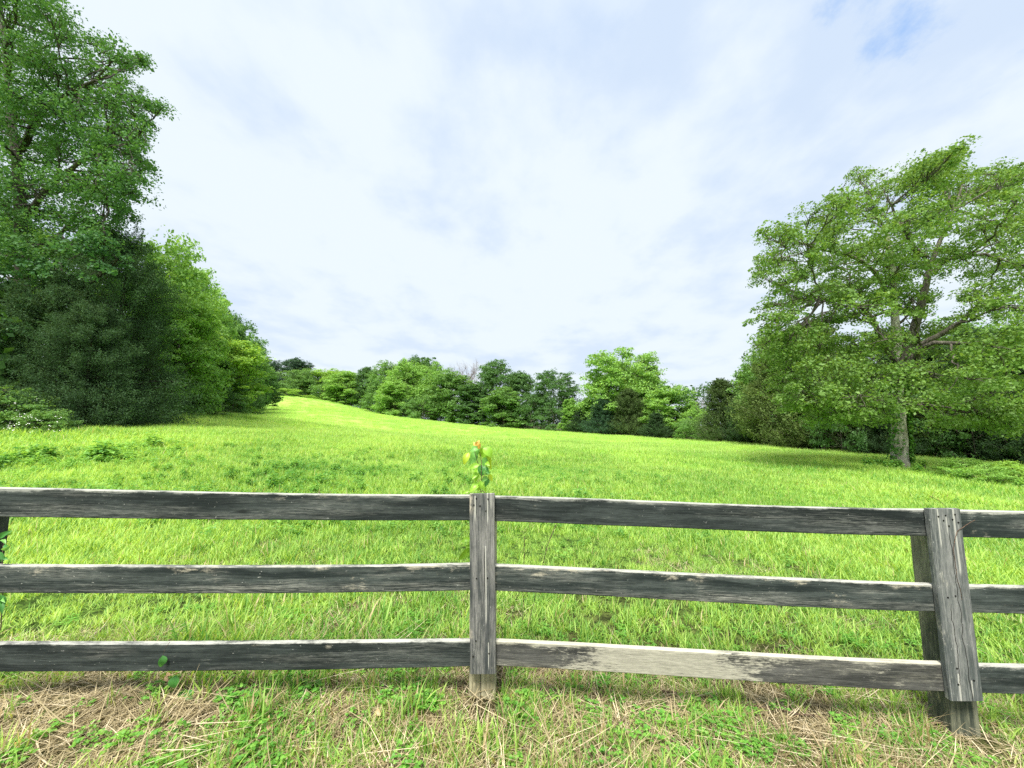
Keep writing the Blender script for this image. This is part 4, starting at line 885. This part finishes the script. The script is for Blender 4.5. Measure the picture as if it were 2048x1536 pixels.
ivy(oak, otp, otr, 1300, 3, .3, 5.5, [-.1, .1, math.pi + .2, -.5], 'light green ivy climbing both sides of the lone tree trunk')
# huge tree, upper left
LL = [(30, 40, 75), (100, 30, 48), (-40, 80, 90), (60, 110, 70), (140, 75, 48), (190, 90, 36), (120, 150, 58), (190, 140, 42), (235, 110, 34), (262, 130, 28), (285, 120, 16), (240, 165, 36), (20, 190, 75), (90, 220, 65), (160, 210, 50), (215, 205, 40), (260, 205, 30), (300, 210, 22), (322, 215, 12),
      (-40, 230, 90), (40, 290, 75), (120, 290, 58), (180, 270, 46), (230, 260, 36), (262, 265, 24), (275, 280, 14), (200, 320, 42), (245, 310, 38), (275, 320, 26), (292, 335, 16), (262, 350, 30), (265, 385, 28), (245, 430, 32), (265, 300, 30), (290, 250, 22), (270, 240, 32), (210, 470, 36), (255, 275, 34), (60, 370, 68), (130, 360, 56), (190, 375, 44), (235, 365, 34), (255, 355, 22), (215, 410, 34), (245, 415, 20), (90, 430, 60), (20, 440, 70), (160, 440, 48), (205, 455, 30), (-50, 380, 90), (-60, 480, 90), (-120, 150, 110), (-140, 320, 110), (30, -60, 90), (-60, -80, 110), (40, 500, 60), (110, 500, 50), (170, 500, 42)]
custom_tree('tall_oak_tree', 'huge dark green tree filling the upper left corner', (40, 856), 18.5, LL, 17, (.075, .185, .05), GL, .42, [(40, 700), (45, 560), (40, 400), (20, 200), (0, 0)], nlimb=12, ncl=13, nper=62, size=.115, cr=.46, flat=.7, depth=3.2, bark_=M_barkdark,
    fork=[[(42, 300, 0, .16), (80, 220, -1), (120, 195, -1.4), (170, 170, -1.8), (215, 150, -2)], [(42, 450, 0, .15), (90, 380, -1), (150, 330, -1.6), (200, 300, -2), (240, 280, -2.2)], [(42, 560, 0, .15), (100, 500, -1), (135, 450, -1.4), (180, 400, -1.8)]])
custom_tree('maple_tree', 'lime leaved tree glowing through behind the huge dark tree', (60, 850), 25, [(20, 470, 60), (80, 480, 55), (140, 500, 50), (30, 540, 60), (100, 560, 55), (190, 520, 45), (-40, 500, 70), (160, 580, 50), (210, 580, 40), (60, 620, 60), (150, 650, 60), (20, 700, 70), (240, 500, 40), (250, 560, 40), (230, 640, 50)], 27, (.22, .42, .06), GL, .25, [(60, 600), (65, 480)], nlimb=6, ncl=13, nper=44, size=.19, depth=2.5)
custom_tree('maple_tree', 'dark leafy tree overhanging the cedars at left', (150, 850), 16, [(60, 520, 45), (110, 540, 45), (165, 500, 40), (200, 540, 34), (150, 580, 40), (90, 600, 42), (30, 590, 50), (210, 480, 26), (235, 520, 24), (-30, 560, 60), (-60, 640, 60), (20, 660, 50)], 37, (.065, .17, .06), GL, .2, [(130, 650), (120, 520)], nlimb=6, ncl=13, nper=48, size=.13, depth=1.6, bark_=M_barkdark)
# near cedars, finer foliage
fat = lambda z: max(.1, (1 - z) ** .55 * (1 + .18 * math.sin(z * 11)))
NC = [cedar(201, 9, 4.0, n=330, nper=400, size=.10, prof=fat, r0=.2, droop=.34), cedar(202, 9, 3.7, n=300, nper=430, size=.10, prof=fat, r0=.2, droop=.3)]
def near_cedar(i, px, ytop, D, wpx, colk, label, rz=0):
    g0 = P(px, 850, D); z0 = h1_(g0.x, g0.y) - .15; Ht = P(px, ytop, D).z - z0; Rw = wpx / 2 * D / F; t = empty('cedar_tree', (g0.x, g0.y, z0), rz)
    t.scale = (Rw / 4.4, Rw / 4.4, Ht / 9.6); tag(t, label, 'tree', GL); link('trunk', NC[i][0], M_barkdark, t); link('crown', NC[i][1], M_cedar, t, CO[colk])
near_cedar(0, 215, 452, 16.5, 250, 'cd', 'big drooping dark cedar in front of the bright trees at left')
near_cedar(1, 90, 540, 15.5, 300, 'cd', 'dark cedar left of the big drooping one', 1.3)
near_cedar(0, -40, 560, 15, 340, 'cd', 'dark cedar cut by the left edge of the picture', 2.9)
near_cedar(1, 160, 600, 14.8, 240, 'cd', 'dense shorter cedar in front of the big drooping one', 4.1)
near_cedar(0, 262, 640, 17.5, 90, 'ce', 'brownish cedar leaning out beside the bright green trees', 5.0)
# flowering shrubs at the left edge
M_petal, N = mat_new('white_petal'); p = N.n('ShaderNodeBsdfDiffuse', {0: (.8, .8, .76, 1)}); fin(N, p.outputs[0])
for k, (px, ytop, D, wpx, nfl, lb) in enumerate([(20, 775, 13.2, 170, 26, 'tall leafy shrub with white blossoms at the left edge'), (95, 818, 12.6, 90, 44, 'low shrub sprinkled with white blossoms before the cedars')]):
    t = place('flowering_shrub', 'bush', px, ytop, D, wpx, 'md', lb, 'flowering shrubs at the left', 'shrub')
    r = np.random.RandomState(60 + k); a = r.uniform(-2.9, -.2, nfl); e = r.uniform(.15, 1.1, nfl); q = np.stack([2.5 * np.cos(a) * np.cos(e * .8), 2.5 * np.sin(a) * np.cos(e * .8), 3.8 * np.sin(e)], -1) * r.uniform(.85, 1.02, (nfl, 1))
    rzm = -t.rotation_euler.z; q = np.stack([q[:, 0] * math.cos(rzm) - q[:, 1] * math.sin(rzm), q[:, 0] * math.sin(rzm) + q[:, 1] * math.cos(rzm), q[:, 2]], -1)
    v, f, rn = ovals(np.repeat(q, 4, 0) + r.normal(0, .08, (nfl * 4, 3)), r.normal(0, 1, (nfl * 4, 3)) + [0, -.5, 1], r.normal(0, 1, (nfl * 4, 3)), .10, .085, r); link('blossoms', fast_mesh('blossoms', v, f), M_petal, t)

# ---- the wood behind the first rows: one leafy mass nobody could count
def mass():
    r = np.random.RandomState(77); cs = []
    for (px, py, D), (px2, py2, D2) in zip(EDGE[:-1], EDGE[1:]):
        a, b = P(px, py, D), P(px2, py2, D2); n = int(max(14, (b - a).length * 6.5))
        for _ in range(n):
            t = r.rand(); k = r.uniform(1.05, 1.30); x, y = (a.x + (b.x - a.x) * t) * k, (a.y + (b.y - a.y) * t) * k
            Dm = math.hypot(x, y); top = 8.5 if Dm > 60 else 6.5 if Dm > 38 else 5
            if 470 < px < 660 : top = 3.5
            cs.append((x, y, r.uniform(.05, 1) ** 1.1 * top, Dm))
    cs = np.array(cs); cs[:, 2] += H(cs[:, 0], cs[:, 1]); c3 = cs[:, :3]
    return clump_leaves(c3, np.clip(cs[:, 3] / 45, .8, 2.2), 44, .36, r, .8)
v, f, rn = mass()
tag(link('woodland', fast_mesh('woodland', v, f, {'rnd': rn}), M_leaf, None, (.05, .13, .028)), 'dark leafy undergrowth massed behind the trees round the field', 'undergrowth', kind='stuff')
print('objects', len(bpy.data.objects))
